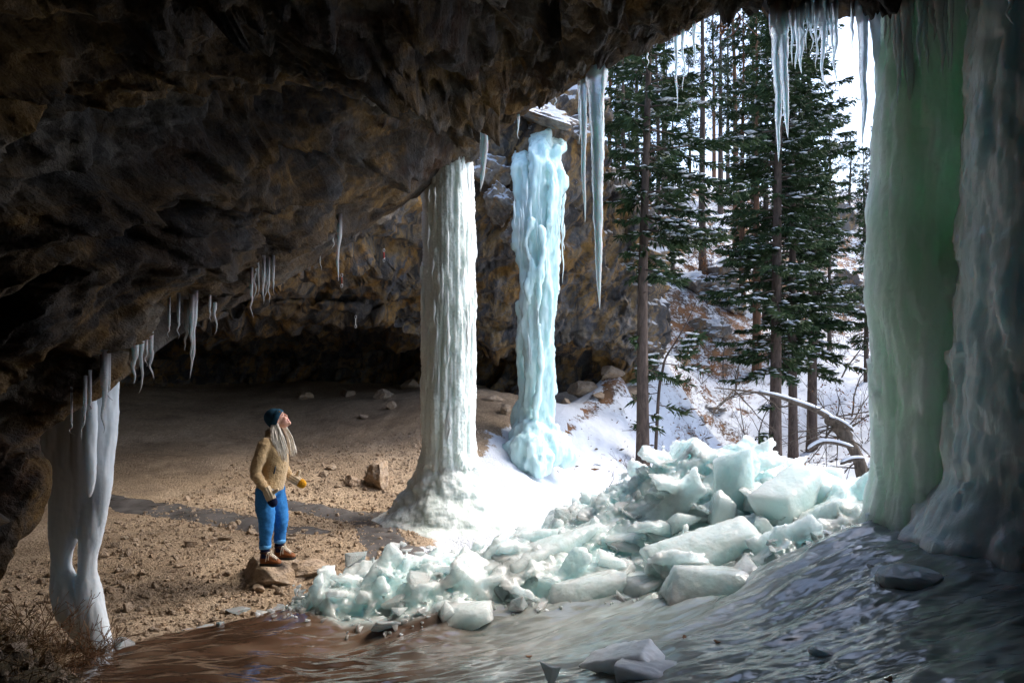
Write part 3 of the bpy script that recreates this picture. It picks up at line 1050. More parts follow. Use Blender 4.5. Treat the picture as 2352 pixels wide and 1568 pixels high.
def icicle_mesh(nm, seed, L=1.0, r=.05, n=9, rings=34, wob=.02, rip=.12, blunt=.0, mat=None, spindle=False):
    """A hanging icicle, root at the origin, tip at (0, 0, -L), with the ripples of frozen drips."""
    q = np.random.default_rng(seed)
    t = np.linspace(0, 1, rings)
    rad = r * ((1 - t) ** .75 * (1 - blunt) + blunt * (1 - t ** 6)) * (1 + .5 * np.exp(-t / .06))
    rad = rad * (1 + rip * .55 * np.sin(t * L * 80 + 5 * perlin(np.column_stack([t * L * 3, t * 0 + seed, t * 0])) + q.uniform(0, 6)) * (t > .04) * (.5 + perlin(np.column_stack([t * L * 4 + 9, t * 0 + seed, t * 0]))) + .22 * perlin(np.column_stack([t * 7 + seed, t * 0, t * 0])))
    if spindle:
        rad = rad * sstep(-.02, .30, t) * (1 - .3 * np.exp(-t / .06))
    rad = np.maximum(rad, .0015)
    x = wob * perlin(np.column_stack([t * 2.5, t * 0 + seed * 1.7, t * 0])) * t ** .5 * 3
    y = wob * perlin(np.column_stack([t * 2.5, t * 0 + seed * 2.9, t * 0 + 7])) * t ** .5 * 3
    V, F = tube(np.column_stack([x, y, -t * L]), rad, n)
    d = fbm(V * (18, 18, 5) + seed, 2)
    c = np.column_stack([np.interp(-V[:, 2], t * L, x), np.interp(-V[:, 2], t * L, y)])
    V[:, :2] = c + (V[:, :2] - c) * (1 + .22 * d)[:, None]
    return mesh(nm, V, F, mat or M_ICICLE)


ICIC = [icicle_mesh('icicle', 20 + k, 1.0, .035, 8, 26, .02, .10, .1, M_ICEW, True) for k in range(6)]
ICIB = [icicle_mesh('icicle', 40 + k, 1.0, .035, 8, 26, .02, .10, .1, M_ICEB, True) for k in range(6)]


def attach_icicles(parent, spots, nm='icicle', ms=None):
    for k, (x, y, z, L, r) in enumerate(spots):
        link(nm, (ms or ICIC)[k % 6], parent, (x, y, z), (0, 0, k * 1.3), (r / .035, r / .035, L))


# white column in the middle
cx, cy = P(1031, 0, 10.5)[:2]
zb = ground_z(cx, cy)
col = thing('ice_column', 'thick white ice column hanging from the roof edge down to a lumpy flared foot', 'ice column', (cx, cy, zb))


def dispA(TH, Z, R_):
    w_ = sstep(1.15, .55, Z)
    return (.035 * fbm(np.stack([np.cos(TH) * 2.2, np.sin(TH) * 2.2, Z * 1.5], 1), 3) + .07 * fbm(np.stack([np.cos(TH) * 1.3, np.sin(TH) * 1.3, Z * .25], 1), 2) + ribs(TH, Z, R_, .05, 2.2, .20) + ribs(TH, Z, R_, .020, 7.0, .5, 3)) * (1 - .7 * w_) + .018 * (np.random.default_rng(1).random(len(Z)) - .5) + w_ * (lumps(TH, Z, R_, .17, 2.6) + .05) + (1 - w_) * lumps(TH, Z * .35, R_, .035, 9)


zt = 5.9
zsA = [zb - .25, zb - .05, zb + .08, zb + .25, .40, .58, .78, .98, 1.3, 2.2, 3.5, 4.6, zt]
rsA = [1.45, 1.18, .95, .78, .66, .55, .46, .42, .41, .40, .395, .385, .37]
V, F = lathe_col(0, 0, zsA, rsA, 200, 420, dispA)
V[:, 0] += .08 * sstep(1.0, .1, V[:, 2])
V[:, 2] -= zb
cut = V[F].mean(1)[:, 2] > (.80 - zb)
for nm, sel in (('column_shaft', cut), ('column_foot', ~cut)):
    ids, inv = np.unique(F[sel], return_inverse=True)
    link(nm, mesh(nm, V[ids], inv.reshape(-1, 4), M_ICEW), col)
q = np.random.default_rng(4)
sp = []
for k in range(46):
    a = q.uniform(-3.0, .0)
    zz = q.uniform(1.3, 4.6)
    sp.append((.42 * math.cos(a), .42 * math.sin(a), zz - zb, q.uniform(.3, 1.0), q.uniform(.014, .032)))
for u, v0, v1, w_ in ((1012, 1030, 1130, 20), (1030, 935, 1010, 12), (1060, 1035, 1085, 14), (985, 430, 470, 5), (1000, 425, 480, 5), (1083, 372, 520, 6), (1076, 380, 470, 6)):
    pt = P(u, v0, 10.06)
    sp.append((pt[0] - cx, -.42, pt[2] - zb, (v1 - v0) / FPX * 10.06, w_ / FPX * 10 / 2))
attach_icicles(col, sp)

# pale blue column on the slope
bx_, by_ = P(1224, 0, 15.0)[:2]
zb2 = ground_z(bx_, by_)
col2 = thing('ice_column', 'pale blue ice column pouring off the snowy cliff as a bundle of organ-pipe flows', 'ice column', (bx_, by_, zb2))


def pp(u, v, Y=15.0):
    return P(u, v, Y) - (bx_, by_, zb2)


fl = []
for u, vt, ub, vb, wd, Y in ((1190, 350, 1192, 610, 34, 15.1), (1210, 330, 1205, 800, 36, 15.0), (1226, 300, 1222, 980, 30, 14.75), (1246, 290, 1242, 985, 38, 14.8), (1262, 310, 1256, 985, 34, 14.9), (1284, 330, 1286, 480, 32, 15.1), (1272, 312, 1266, 900, 28, 15.0),
                             (1218, 560, 1214, 985, 40, 14.9), (1238, 520, 1228, 990, 46, 15.1), (1200, 690, 1198, 985, 40, 15.3), (1250, 640, 1246, 985, 42, 15.2), (1214, 500, 1220, 700, 20, 14.55), (1244, 520, 1236, 960, 16, 14.5), (1262, 330, 1262, 800, 14, 14.65)):
    n = 22
    t = np.linspace(0, 1, n) ** 1.4
    c = np.array([pp(u + (ub - u) * k, vt + (vb - vt) * k, Y + (1.5 * (1 - k / .12) ** 2 if k < .12 and vt < 400 else 0)) for k in t])
    c[:, 0] += .05 * np.sin(t * 11 + u)
    rr = wd / FPX * 15 / 2 * (.75 + .25 * np.sin(t * 9 + u)) * np.where(t > .8, 1 - (t - .8) * (2.2 if vb < 900 else -.5), 1)
    fl.append(tube(c, np.maximum(rr, .02), 10))
for u, v, w_, Y in ((1195, 1010, 60, 15), (1222, 1000, 80, 14.7), (1250, 1000, 70, 14.8), (1180, 1035, 50, 14.6), (1215, 1040, 80, 14.2), (1262, 1030, 70, 14.6), (1240, 1055, 60, 14.1), (1205, 985, 56, 15.2), (1288, 1020, 50, 15.1), (1235, 1075, 36, 13.9), (1300, 1045, 50, 14.7)):
    Vr, Fr = rock(int(u + v), 3, 3, .8, 1, .2, 2)
    fl.append((Vr * (w_ / FPX * 15 / 2 * np.array([1.05, 1.0, 1.1])) + pp(u, v, Y), Fr))
V, F, Nn = organic(fl, .045, 3)
d = .10 * (ridged(V * (4.2, 4.2, .6) + 4, 3) - .5) + .06 * (.5 - worley(V * (5, 5, 2.4))[0]) + .03 * (.5 - worley(V * (11, 11, 7))[0]) + .03 * fbm(V * 6, 2)
V = V + Nn * d[:, None]
link('column_body', mesh('column_body', V, F, M_ICEB), col2)
sp = []
q = np.random.default_rng(8)
for k in range(26):
    u = q.uniform(1180, 1298)
    v = q.uniform(430, 560) if (u > 1268 or u < 1200) else q.uniform(380, 800)
    pt = pp(u, v, 14.62)
    sp.append((pt[0], pt[1], pt[2], q.uniform(.4, 1.2), q.uniform(.02, .045)))
for u, v0, v1 in ((1278, 470, 530), (1284, 480, 560), (1291, 470, 545), (1297, 440, 500)):
    pt = pp(u, v0, 14.9)
    sp.append((pt[0], pt[1], pt[2], (v1 - v0) / FPX * 15, .05))
attach_icicles(col2, sp, 'icicle', ICIB)
# milky two-legged column at the left
lx, ly = P(180, 0, 6.0)[:2]
zb3 = float(surf_z(lx, ly))


def pl(u, v, Y=6.0):
    return P(u, v, Y) - (lx, ly, zb3)


def limb(pts, n=26, flat=.8, Y=6.0):
    a = crv(np.array(pts, float), n)
    return tube([pl(q_[0], q_[1], Y) for q_ in a], a[:, 2] / FPX * 6.0, 14, flat=flat)


leg = thing('ice_column', 'milky white ice curtain under the left rock edge that ends in two legs', 'ice column', (lx, ly, zb3))
lp = [limb([(160, 860, 40), (158, 960, 42), (156, 1060, 40), (154, 1150, 34), (146, 1230, 29), (142, 1275, 21), (141, 1308, 21), (152, 1350, 34), (172, 1400, 40), (198, 1440, 34), (225, 1470, 30)]),
      limb([(228, 860, 38), (228, 960, 38), (224, 1060, 34), (220, 1150, 28), (209, 1220, 27), (202, 1270, 21), (200, 1308, 20), (200, 1350, 28), (207, 1400, 32), (218, 1450, 32), (228, 1490, 30)]),
      limb([(196, 860, 34), (194, 960, 38), (190, 1060, 34), (186, 1140, 27), (180, 1200, 20), (176, 1232, 10)]),
      limb([(120, 940, 26), (122, 1000, 30), (115, 1060, 22), (108, 1110, 14), (106, 1142, 5)], Y=5.95),
      limb([(255, 870, 16), (252, 960, 15), (244, 1080, 11), (232, 1180, 8)]),
      limb([(204, 900, 14), (206, 1000, 13), (208, 1100, 10), (205, 1140, 3)], Y=5.78)]
V, F, Nn = organic(lp, .012, 5)
V = V + Nn * (.014 * ridged(V * (8, 8, .8), 3) + .006 * (.5 - worley(V * (16, 16, 5))[0]) + .012 * fbm(V * (7, 7, 1.6), 3) + .004 * fbm(V * 24, 2))[:, None]
link('column_body', mesh('column_body', V, F, M_ICELEG), leg)

# great green column and its grey neighbour at the right
gxx, gyy = P(2160, 0, 5.75)[:2]
zb4 = float(ice_z(gxx, gyy))
grn = thing('ice_column', 'massive green translucent ice column with pale rippled left edge, standing floor to roof', 'ice column', (gxx, gyy, zb4))


def dispG(TH, Z, R_):
    q_ = np.stack([np.cos(TH) * 1.1, np.sin(TH) * 1.1, Z * .55], 1)
    f1, f2, ci_ = worley(q_ * 1.5 + .5 * fbm(q_ * 2, 3)[:, None])
    pan = .09 * (_PT[ci_, 0] - .5)
    return pan * .5 + .07 * fbm(q_ * .9 + 4, 3) + .03 * (.5 - worley(np.stack([np.cos(TH) * 3.5, np.sin(TH) * 3.5, Z * 2.2], 1))[0]) + .02 * ridged(np.stack([np.cos(TH) * 5, np.sin(TH) * 5, Z * 1.6], 1), 3) + ribs(TH, Z, R_, .035, 1.6, .25, 4) + .034 * fbm(np.stack([np.cos(TH) * 9, np.sin(TH) * 9, Z * 3], 1), 3) + .05 * fbm(q_ * 1.2, 3)


V, F = lathe_col(0, 0, [0 - .3, .0, .25, .8, 1.9, 2.6, 3.6, 4.6], [.60, .53, .50, .50, .54, .49, .46, .45], 190, 400, dispG, bend=lambda z: .02 * np.sin(z * 2.1))
link('column_body', mesh('column_body', V, F, M_ICEG), grn)

rxx, ryy = P(2415, 0, 4.95)[:2]
zb5 = float(ice_z(rxx, ryy))
gry = thing('ice_column', 'wide grey ice column at the right edge in front of the green column', 'ice column', (rxx, ryy, zb5))


def dispR(TH, Z, R_):
    return ribs(TH, Z, R_, .045, 1.8, .2, 7) + lumps(TH, Z * .8, R_, .05, 3.5) + .06 * (_PT[worley(np.stack([np.cos(TH) * 1.8, np.sin(TH) * 1.8, Z * .9], 1) + .3 * fbm(np.stack([np.cos(TH) * 3, np.sin(TH) * 3, Z * 2], 1), 2)[:, None])[2], 0] - .5) + .012 * fbm(np.stack([np.cos(TH) * 12, np.sin(TH) * 12, Z * 9], 1), 2) + .12 * sstep(.35, 0, Z) * (1 + fbm(np.stack([np.cos(TH) * 3, np.sin(TH) * 3, Z * 3], 1), 2))


V, F = lathe_col(0, 0, [-.3, 0, .3, .9, 1.6, 2.4, 3.2, 4.4], [.80, .68, .63, .61, .60, .56, .51, .44], 190, 400, dispR)
link('column_body', mesh('column_body', V, F, M_ICEGR), gry)
# ------------------------------------------------------------------ icicles along the roof edge
UNIT = {}


def icicle(u, v0, v1, wpx, Y, label, group, u1=None, blunt=0.0, rip=.10, mat=None, clear=False):
    """Top at (u, v0), tip at (u1, v1), wpx wide, hung from rock at depth Y."""
    a, b = P(u, v0, Y), P(u if u1 is None else u1, v1, Y)
    L = a[2] - b[2]
    up = .25
    r_ = wpx / FPX * Y / 2
    k = len(UNIT)
    UNIT[k] = 1
    me = icicle_mesh('icicle', 60 + k * 3, L, r_, 11, int(np.clip(L * 46, 24, 120)), .012, rip, blunt, mat or M_ICICLE)
    n = len(me.vertices)
    co = np.empty(n * 3, np.float32)
    me.vertices.foreach_get('co', co)
    co = co.reshape(-1, 3)
    co[:, 0] += (b[0] - a[0]) * np.clip(-co[:, 2] / L, 0, 1)
    co[:11, 2] += up
    me.vertices.foreach_set('co', co.ravel())
    me.update()
    return tag(link('icicle', me, None, a), label, 'icicle', group)


GR, GL, GP_ = 'icicles along the roof edge at upper right', 'icicles along the low rock edge at left', 'icicles hanging from the arch in the middle'
right = [(776, 58, 372, 24, 6.5, 787, .2, 'longest icicle of the close twin pair, left one, over the dark spruces'),
         (808, 58, 318, 24, 6.45, 840, .3, 'shorter ribbed icicle of the close twin pair, right one'),
         (872, 52, 150, 9, 6.4, 877, 0, 'thin icicle just right of the twin pair'), (902, 50, 160, 12, 6.4, 906, .2, 'bumpy icicle second to the right of the twin pair'), (925, 50, 170, 14, 6.35, 938, .2, 'bumpy icicle third to the right of the twin pair'),
         (970, 38, 115, 6, 6.3, 972, 0, 'short thin icicle before the bumpy trio ends, under the dark roof'), (992, 50, 120, 6, 6.3, 992, 0, 'slim icicle with its tip beside the bright sky gap'), (1025, 52, 156, 8, 6.25, 1030, 0, 'slender icicle over the round spruce top'),
         (1064, 50, 209, 13, 6.2, 1073, 0, 'long slender icicle over the right flank of the spruce'), (1092, 48, 130, 7, 6.2, 1092, 0, 'short icicle tucked between two longer ones over the spruce'), (1118, 47, 150, 10, 6.2, 1140, 0, 'slanting icicle touching its straighter neighbour'), (1148, 47, 200, 11, 6.15, 1155, 0, 'straight icicle at the right edge of the spruce crown'),
         (1260, 48, 120, 7, 6.0, 1261, 0, 'small lone icicle in front of open sky'), (1326, 34, 340, 24, 5.95, 1336, .12, 'long thick icicle standing alone in front of white sky'), (1372, 34, 86, 5, 5.95, 1372, 0, 'tiny icicle between the two thick ones against the sky'),
         (1402, 32, 288, 22, 5.9, 1450, .1, 'thick icicle that leans toward the green column'), (1482, 22, 255, 16, 5.8, 1502, .2, 'icicle along the left edge of the green column'), (1530, 22, 205, 18, 5.6, 1548, .3, 'broad ribbed icicle in the cluster before the green column'),
         (1556, 22, 245, 14, 5.55, 1560, .2, 'knotted icicle in the middle of the cluster before the green column'), (1608, 28, 292, 22, 5.5, 1648, .25, 'longest icicle of the cluster before the green column'), (1585, 24, 215, 9, 5.5, 1600, 0, 'thin icicle squeezed into the cluster before the green column'),
         (1692, 5, 155, 13, 5.3, 1690, .2, 'icicle right of the cluster, before the green ice'), (1722, 5, 170, 14, 5.3, 1733, .2, 'pointed icicle on the upper green ice'), (1765, 6, 95, 14, 5.25, 1770, .3, 'stubby glassy icicle on the upper green ice'), (1805, 10, 177, 16, 5.2, 1838, .25, 'split ended icicle on the upper green ice'), (1842, 8, 155, 11, 5.2, 1866, .15, 'icicle leaning beside the split ended one'),
         (1892, -12, 166, 10, 5.1, 1908, 0, 'thin straight icicle farther right on the green ice'), (1990, 6, 63, 5, 4.9, 1994, 0, 'tiny icicle near the right end of the roof edge'), (2255, -12, 58, 13, 4.5, 2266, 0, 'dark icicle over the grey column at the right corner'),
         (1080, -6, 46, 7, 5.9, 1080, 0, 'faint icicle against the dark rock of the upper right lip'), (1005, 12, 58, 5, 5.9, 1005, 0, 'faint thin icicle on the dark rock right of the sky notch')]
ORD = 'first second third fourth fifth sixth seventh eighth ninth tenth eleventh twelfth thirteenth fourteenth fifteenth sixteenth seventeenth eighteenth nineteenth twentieth twenty-first twenty-second'.split()
for k in range(26):
    zx = 1470 + k * 19 + (k * 37 % 11) if k < 22 else 880 + (k - 22) * 55
    right.append((zx, 2 if k < 22 else 46, 60 + (k * 53 % 97), 5 + (k * 7 % 6), 5.75 - .02 * k if k < 22 else 6.3, zx + (k % 5) * 2, .1, ('slim fringe icicle before the green column, ' + ORD[k] + ' from the left') if k < 22 else ('slim icicle filling the fringe over the dark spruces, ' + ORD[k - 22] + ' from the left')))
for zx, v0, v1, w_, Y, zx1, bl, lb in right:
    u, u1 = 1505 + zx * .36, 1505 + zx1 * .36
    if zx >= 1260:
        Y = min(Y, 5.95)
    icicle(u, v0, v1, w_, Y, lb, GR, u1, bl, .13)
for u, v0, v1, w_, Y, u1, bl, lb in (
        (1552, 82, 252, 10, 7.3, 1555, 0, 'longest of three thin icicles under the arch crest, before the pines'), (1568, 74, 210, 8, 7.2, 1569, 0, 'middle one of three thin icicles under the arch crest'), (1595, 60, 168, 8, 7.1, 1594, .1, 'right one of three thin icicles under the arch crest'),
        (1340, 188, 512, 17, 8.3, 1343, .25, 'narrower icicle of the big pair between blue column and front spruce'), (1369, 172, 711, 38, 8.2, 1377, .2, 'huge tapering icicle between blue column and front spruce'), (1384, 165, 300, 10, 8.1, 1382, .2, 'small icicle fused to the root of the huge tapering one'), (1332, 200, 330, 9, 8.4, 1334, .1, 'thin icicle left of the big pair'),
        (1244, 236, 262, 4, 8.9, 1244, 0, 'tiny icicle above the top of the blue column'), (1275, 222, 246, 4, 8.8, 1275, 0, 'tiny icicle right above the blue column top'), (1190, 272, 320, 5, 9.3, 1190, 0, 'thin icicle left above the blue column top'), (1488, 118, 156, 4, 7.6, 1488, 0, 'tiny icicle before the front spruce trunk'),
        (1121, 160, 440, 26, 8.6, 1105, .45, 'dark glassy twisted icicle hanging free before the arch'), (1124, -10, 190, 6, 8.6, 1124, .6, 'rope thin ice thread above the dark glassy icicle'),
        (398, -14, 105, 12, 5.0, 400, .1, 'dim icicle at the top of the dark roof, upper left'), (498, 90, 232, 9, 6.2, 496, .5, 'dim straight ice rod on the dark roof, upper left')):
    icicle(u, v0, v1, w_, Y, lb, GP_, u1, bl, .12)
for u, v0, v1, w_, Y, u1, bl, lb in (
        (585, 604, 686, 7, 7.3, 586, .2, 'tall icicle of the small cluster over the rear cave'), (592, 622, 682, 5, 7.35, 592, 0, 'icicle next to the tall one in the small cluster'), (606, 640, 698, 6, 7.3, 605, 0, 'longest tip in the right half of the small cluster'), (612, 645, 690, 5, 7.4, 611, 0, 'icicle in the right half of the small cluster'), (617, 642, 694, 5, 7.4, 616, 0, 'last long icicle of the small cluster'), (628, 638, 676, 5, 7.5, 628, 0, 'short icicle at the right end of the small cluster'),
        (578, 668, 731, 6, 7.2, 580, 0, 'curved icicle hanging just below the small cluster'), (494, 706, 768, 7, 6.9, 495, 0, 'single icicle over the black cave, upper one'), (482, 702, 740, 5, 6.8, 483, 0, 'short glassy icicle beside the single one over the black cave'),
        (447, 726, 868, 11, 6.55, 442, .15, 'longest icicle over the black cave mouth'), (440, 736, 840, 8, 6.5, 439, .1, 'icicle fused to the longest one over the cave mouth'), (428, 748, 806, 8, 6.5, 428, 0, 'icicle left of the longest one over the cave mouth'), (410, 736, 778, 5, 6.3, 410, 0, 'small icicle on the tan rock edge, higher one'), (388, 742, 774, 5, 6.2, 388, 0, 'small icicle on the tan rock edge, lower one'),
        (310, 812, 882, 12, 5.8, 308, .1, 'left icicle of the trio above the milky column'), (326, 796, 902, 10, 5.9, 321, .1, 'middle and longest icicle of the trio above the milky column'), (346, 794, 873, 9, 6.0, 348, .1, 'right icicle of the trio above the milky column'), (337, 800, 842, 5, 5.95, 337, 0, 'thin icicle inside the trio above the milky column'),
        (241, 876, 994, 13, 5.35, 237, 0, 'grey icicle hanging in front of the milky column'), (250, 880, 920, 6, 5.4, 250, 0, 'short grey icicle beside the long grey one on the milky column'), (196, 938, 1016, 6, 5.2, 185, 0, 'slanting grey icicle in front of the milky column'), (207, 925, 950, 5, 5.25, 207, 0, 'stubby grey icicle in front of the milky column'), (165, 965, 1000, 4, 5.2, 166, 0, 'little grey icicle at the left of the milky column'),
        (780, 538, 646, 9, 8.6, 778, .3, 'long icicle in front of the sunlit tan rock'), (765, 540, 572, 5, 8.5, 765, 0, 'short icicle left of the one before the sunlit rock'), (736, 592, 622, 3, 8.6, 736, 0, 'faint thin icicle on the rock left of the sunlit patch')):
    icicle(u, v0, v1, w_, Y, lb, GL, u1, bl, .10)

# ------------------------------------------------------------------ trees
def bark_mat(name, c1, c2):
    m = Mat(name)
    v = m.coord((1, 1, .25))
    n = m.noise(v, 14, 6, .65, .5)
    col = m.ramp(n, [(.3, c1), (.7, c2)])
    return m.put(color=col, rough=.95, spec=.15, normal=m.bump(n, .9, .03))


def needle_mat(name, c1, c2):
    m = Mat(name)
    v = m.coord()
    n = m.noise(v, 1.8, 4, .6)
    col = m.ramp(n, [(.3, c1), (.7, c2)])
    return m.put(color=col, rough=.7, spec=.2)


M_BARK = bark_mat('spruce_bark', (.045, .034, .028), (.13, .095, .078))
M_BARKR = bark_mat('red_pine_bark', (.06, .036, .024), (.19, .10, .06))
M_BARKD = bark_mat('dead_bark', (.04, .034, .028), (.15, .12, .095))
M_NEEDLE = needle_mat('spruce_needles', (.010, .030, .014), (.048, .076, .024))
M_NEEDLEP = needle_mat('pine_needles', (.014, .030, .018), (.042, .066, .032))
M_LEAF = needle_mat('dead_leaves', (.13, .05, .018), (.26, .12, .045))


def blades(A, B, W, q):
    """Thin crossed blades from points A to B (N,3), width W: one needled twig each, as a tapering diamond."""
    n = len(A)
    T = B - A
    L = np.linalg.norm(T, axis=1)[:, None] + 1e-9
    T = T / L
    r = q.normal(size=(n, 3))
    Nn = np.cross(T, r)
    Nn /= np.linalg.norm(Nn, axis=1)[:, None] + 1e-9
    w_ = np.asarray(W).reshape(-1, 1)
    M = A + (B - A) * .45
    V = np.stack([A, M + Nn * w_, B, M - Nn * w_], 1).reshape(-1, 3)
    return V, np.arange(n * 4).reshape(-1, 4)


def spruce_parts(seed, H, cb, Rm, dens=1.0, r0=.16, sides=None, tw=.26, snowf=.16, low=()):
    """trunk, dead limbs + needles, snow; sides(azimuth, height) scales a branch."""
    q = np.random.default_rng(seed)
    t = np.linspace(0, 1, 24)
    px = .10 * perlin(np.column_stack([t * 2, t * 0 + seed, t * 0])) * t * 3
    trunk = np.column_stack([px, px * .6, -.4 + t * (H + .4)])
    tr = r0 * (1 - t * .93) * (1 + .35 * np.exp(-t * 30))
    TV, TF = tube(trunk, tr, 10)
    limbs, A, B, W, SA = [], [], [], [], []
    hs = []
    z = cb
    while z < H - .2:
        for k in range(q.integers(4, 7)):
            hs.append((z + q.uniform(-.15, .15), q.uniform(0, 2 * np.pi), 1.0))
        z += q.uniform(.30, .46) / dens
    for _ in range(int(cb * 5)):                    # dead snags on the bare lower trunk
        zl, az = q.uniform(.8, cb + 1), q.uniform(0, 6.28)
        L = q.uniform(.15, .7)
        d = np.array([math.cos(az), math.sin(az), q.uniform(-.5, .1)])
        b0 = np.array([np.interp(zl, trunk[:, 2], trunk[:, 0]), np.interp(zl, trunk[:, 2], trunk[:, 1]), zl])
        limbs.append(tube(np.array([b0, b0 + d * L * .5 + q.normal(size=3) * .03, b0 + d * L + (0, 0, -.05)]), [.014, .010, .004], 4, cap=False))
    for (zl, az, ln) in low:
        hs.append((zl, az, ln))
    for (zz, az, f) in hs:
        k = np.clip((zz - cb) / (H - cb), 0, 1)
        prof = (1 - k) ** .75 * (.55 + .45 * min(1, k / .15)) if zz >= cb else .6
        L = Rm * prof * q.uniform(.6, 1.1) * f
        if q.random() < .13:
            continue
        L *= 1 + .9 * float(perlin(np.array([[math.cos(az) * .9 + seed, math.sin(az) * .9, zz * .35]]))[0])
        if sides:
            L *= sides(az, zz)
        if L < .12:
            continue
        n = max(5, int(L * 5))
        s = np.linspace(0, 1, n)
        droop = q.uniform(.14, .50) * (1 - .8 * k)
        zc = zz + L * (.12 * s - droop * 2.0 * s ** 1.5 + droop * 1.05 * s ** 3) + L * .35 * k * s
        d = np.array([math.cos(az), math.sin(az)])
        side = np.array([-d[1], d[0]])
        wob = .12 * L * (s ** 2) * q.uniform(-1, 1)
        bx = np.interp(zz, trunk[:, 2], trunk[:, 0])
        by = np.interp(zz, trunk[:, 2], trunk[:, 1])
        c = np.column_stack([bx + d[0] * L * s + side[0] * wob, by + d[1] * L * s + side[1] * wob, zc])
        limbs.append(tube(c, .018 * (1 - s * .85) * (1 + L * .25), 4, cap=False))
        m = int(L * 34 * dens) + 4
        ss = q.uniform(.18, 1.0, m)
        base = np.stack([np.interp(ss, s, c[:, j]) for j in range(3)], 1)
        ll = (.16 + .34 * L * (1 - ss) * .6 + .10) * q.uniform(.6, 1.2, m)
        sg_ = q.choice([-1, 1], m)
        fw = q.uniform(.35, 1.0, m)
        dirv = np.column_stack([d[0] * fw + side[0] * sg_ * .8, d[1] * fw + side[1] * sg_ * .8, q.uniform(-.55, .05, m)])
        dirv /= np.linalg.norm(dirv, axis=1)[:, None]
        tip = base + dirv * ll[:, None]
        for rep in range(3):
            f0, f1_ = (0, 1.0) if rep == 0 else (q.uniform(.1, .6), q.uniform(.6, 1.0))
            a = base + (tip - base) * f0
            b = base + (tip - base) * f1_ + (q.normal(size=(m, 3)) * .05 if rep else 0) + (np.array([0, 0, -.07]) if rep == 2 else 0)
            A.append(a)
            B.append(b)
            W.append(np.full(m, tw * .078) * q.uniform(.6, 1.3, m))
        ks_ = q.random(m) < snowf * (1.3 if q.random() < .5 else .4)
        if ks_.any():
            SA.append(np.column_stack([(base + (tip - base) * q.uniform(.1, .75))[ks_] + (0, 0, .03), ll[ks_]]))
    NV, NF = blades(np.concatenate(A), np.concatenate(B), np.concatenate(W), q)
    LV, LF = cat(limbs)
    SP = []
    if SA:
        sa = np.concatenate(SA)
        oc = np.array([(1, 0, 0), (0, 1, 0), (-1, 0, 0), (0, -1, 0), (0, 0, .55), (0, 0, -.25)])
        of = np.array([(0, 1, 4), (1, 2, 4), (2, 3, 4), (3, 0, 4), (1, 0, 5), (2, 1, 5), (3, 2, 5), (0, 3, 5)])
        sc = np.column_stack([sa[:, 3] * .34, sa[:, 3] * .22, sa[:, 3] * .14]) * q.uniform(.5, 1.2, (len(sa), 1))
        an = q.uniform(0, 6.28, len(sa))
        X = oc[None] * sc[:, None]
        V = np.stack([X[..., 0] * np.cos(an)[:, None] - X[..., 1] * np.sin(an)[:, None], X[..., 0] * np.sin(an)[:, None] + X[..., 1] * np.cos(an)[:, None], X[..., 2]], -1) + sa[:, None, :3]
        SP = (V.reshape(-1, 3), (of[None] + 6 * np.arange(len(sa))[:, None, None]).reshape(-1, 3))
    return (TV, TF), (LV, LF), (NV, NF), SP


def build_spruce(nm, parts, bark=None, needle=None):
    (TV, TF), (LV, LF), (NV, NF), SP = parts
    r_ = {'trunk': mesh(nm + '_trunk', TV, TF, bark or M_BARK)}
    V, F = cat([(LV, LF), (NV, [NF])])
    nl = sum(len(f) for f in LF)
    # crown: limbs first, then needles, as two materials of one part
    Fl = [np.asarray(f) for f in LF]
    me = mesh(nm + '_crown', np.concatenate([LV, NV]), Fl + [NF + len(LV)], [bark or M_BARK, needle or M_NEEDLE], False,
              midx=np.concatenate([np.zeros(nl), np.ones(len(NF))]))
    r_['crown'] = me
    if len(SP):
        r_['snow_cover'] = mesh(nm + '_snow', SP[0], SP[1], M_SNOWLUMP)
    return r_


def plant_tree(nm, meshes, loc, label, cat_, group, rz=0, sc=1.0, lean=(0, 0)):
    o = thing(nm, label, cat_, loc, rz, group)
    o.rotation_euler = (lean[0], lean[1], rz)
    o.scale = (sc, sc, sc) if not hasattr(sc, '__len__') else sc
    for k, me in meshes.items():
        c = link(k, me, o)
        if k == 'snow_cover':
            c['kind'] = 'stuff'
    return o


def gp(u, Y, dz=0.0):
    x = (u - 1176) / FPX * Y
    return (x, Y, float(ground_z(x, Y)) + dz)


TG = 'conifers in the valley and on the ridge'
# the single spruce in front, its limbs mostly to the right; few low sprigs
fs = spruce_parts(2, 15.5, 5.0, 2.1, 1.0, .17, lambda a, z: (1.25 if math.cos(a) > .2 else .72), .30, .22,
                  low=[(1.35, -.2, .55), (1.1, .1, .5), (3.15, 2.9, .36), (3.3, 3.3, .36), (2.5, .1, .5), (2.35, -.3, .4)])
plant_tree('spruce_tree', build_spruce('front_spruce', fs), gp(1476, 17.0), 'spruce with a bare straight lower trunk standing alone left of the ice mound', 'tree', TG, 0, 1, (0, R(.6)))
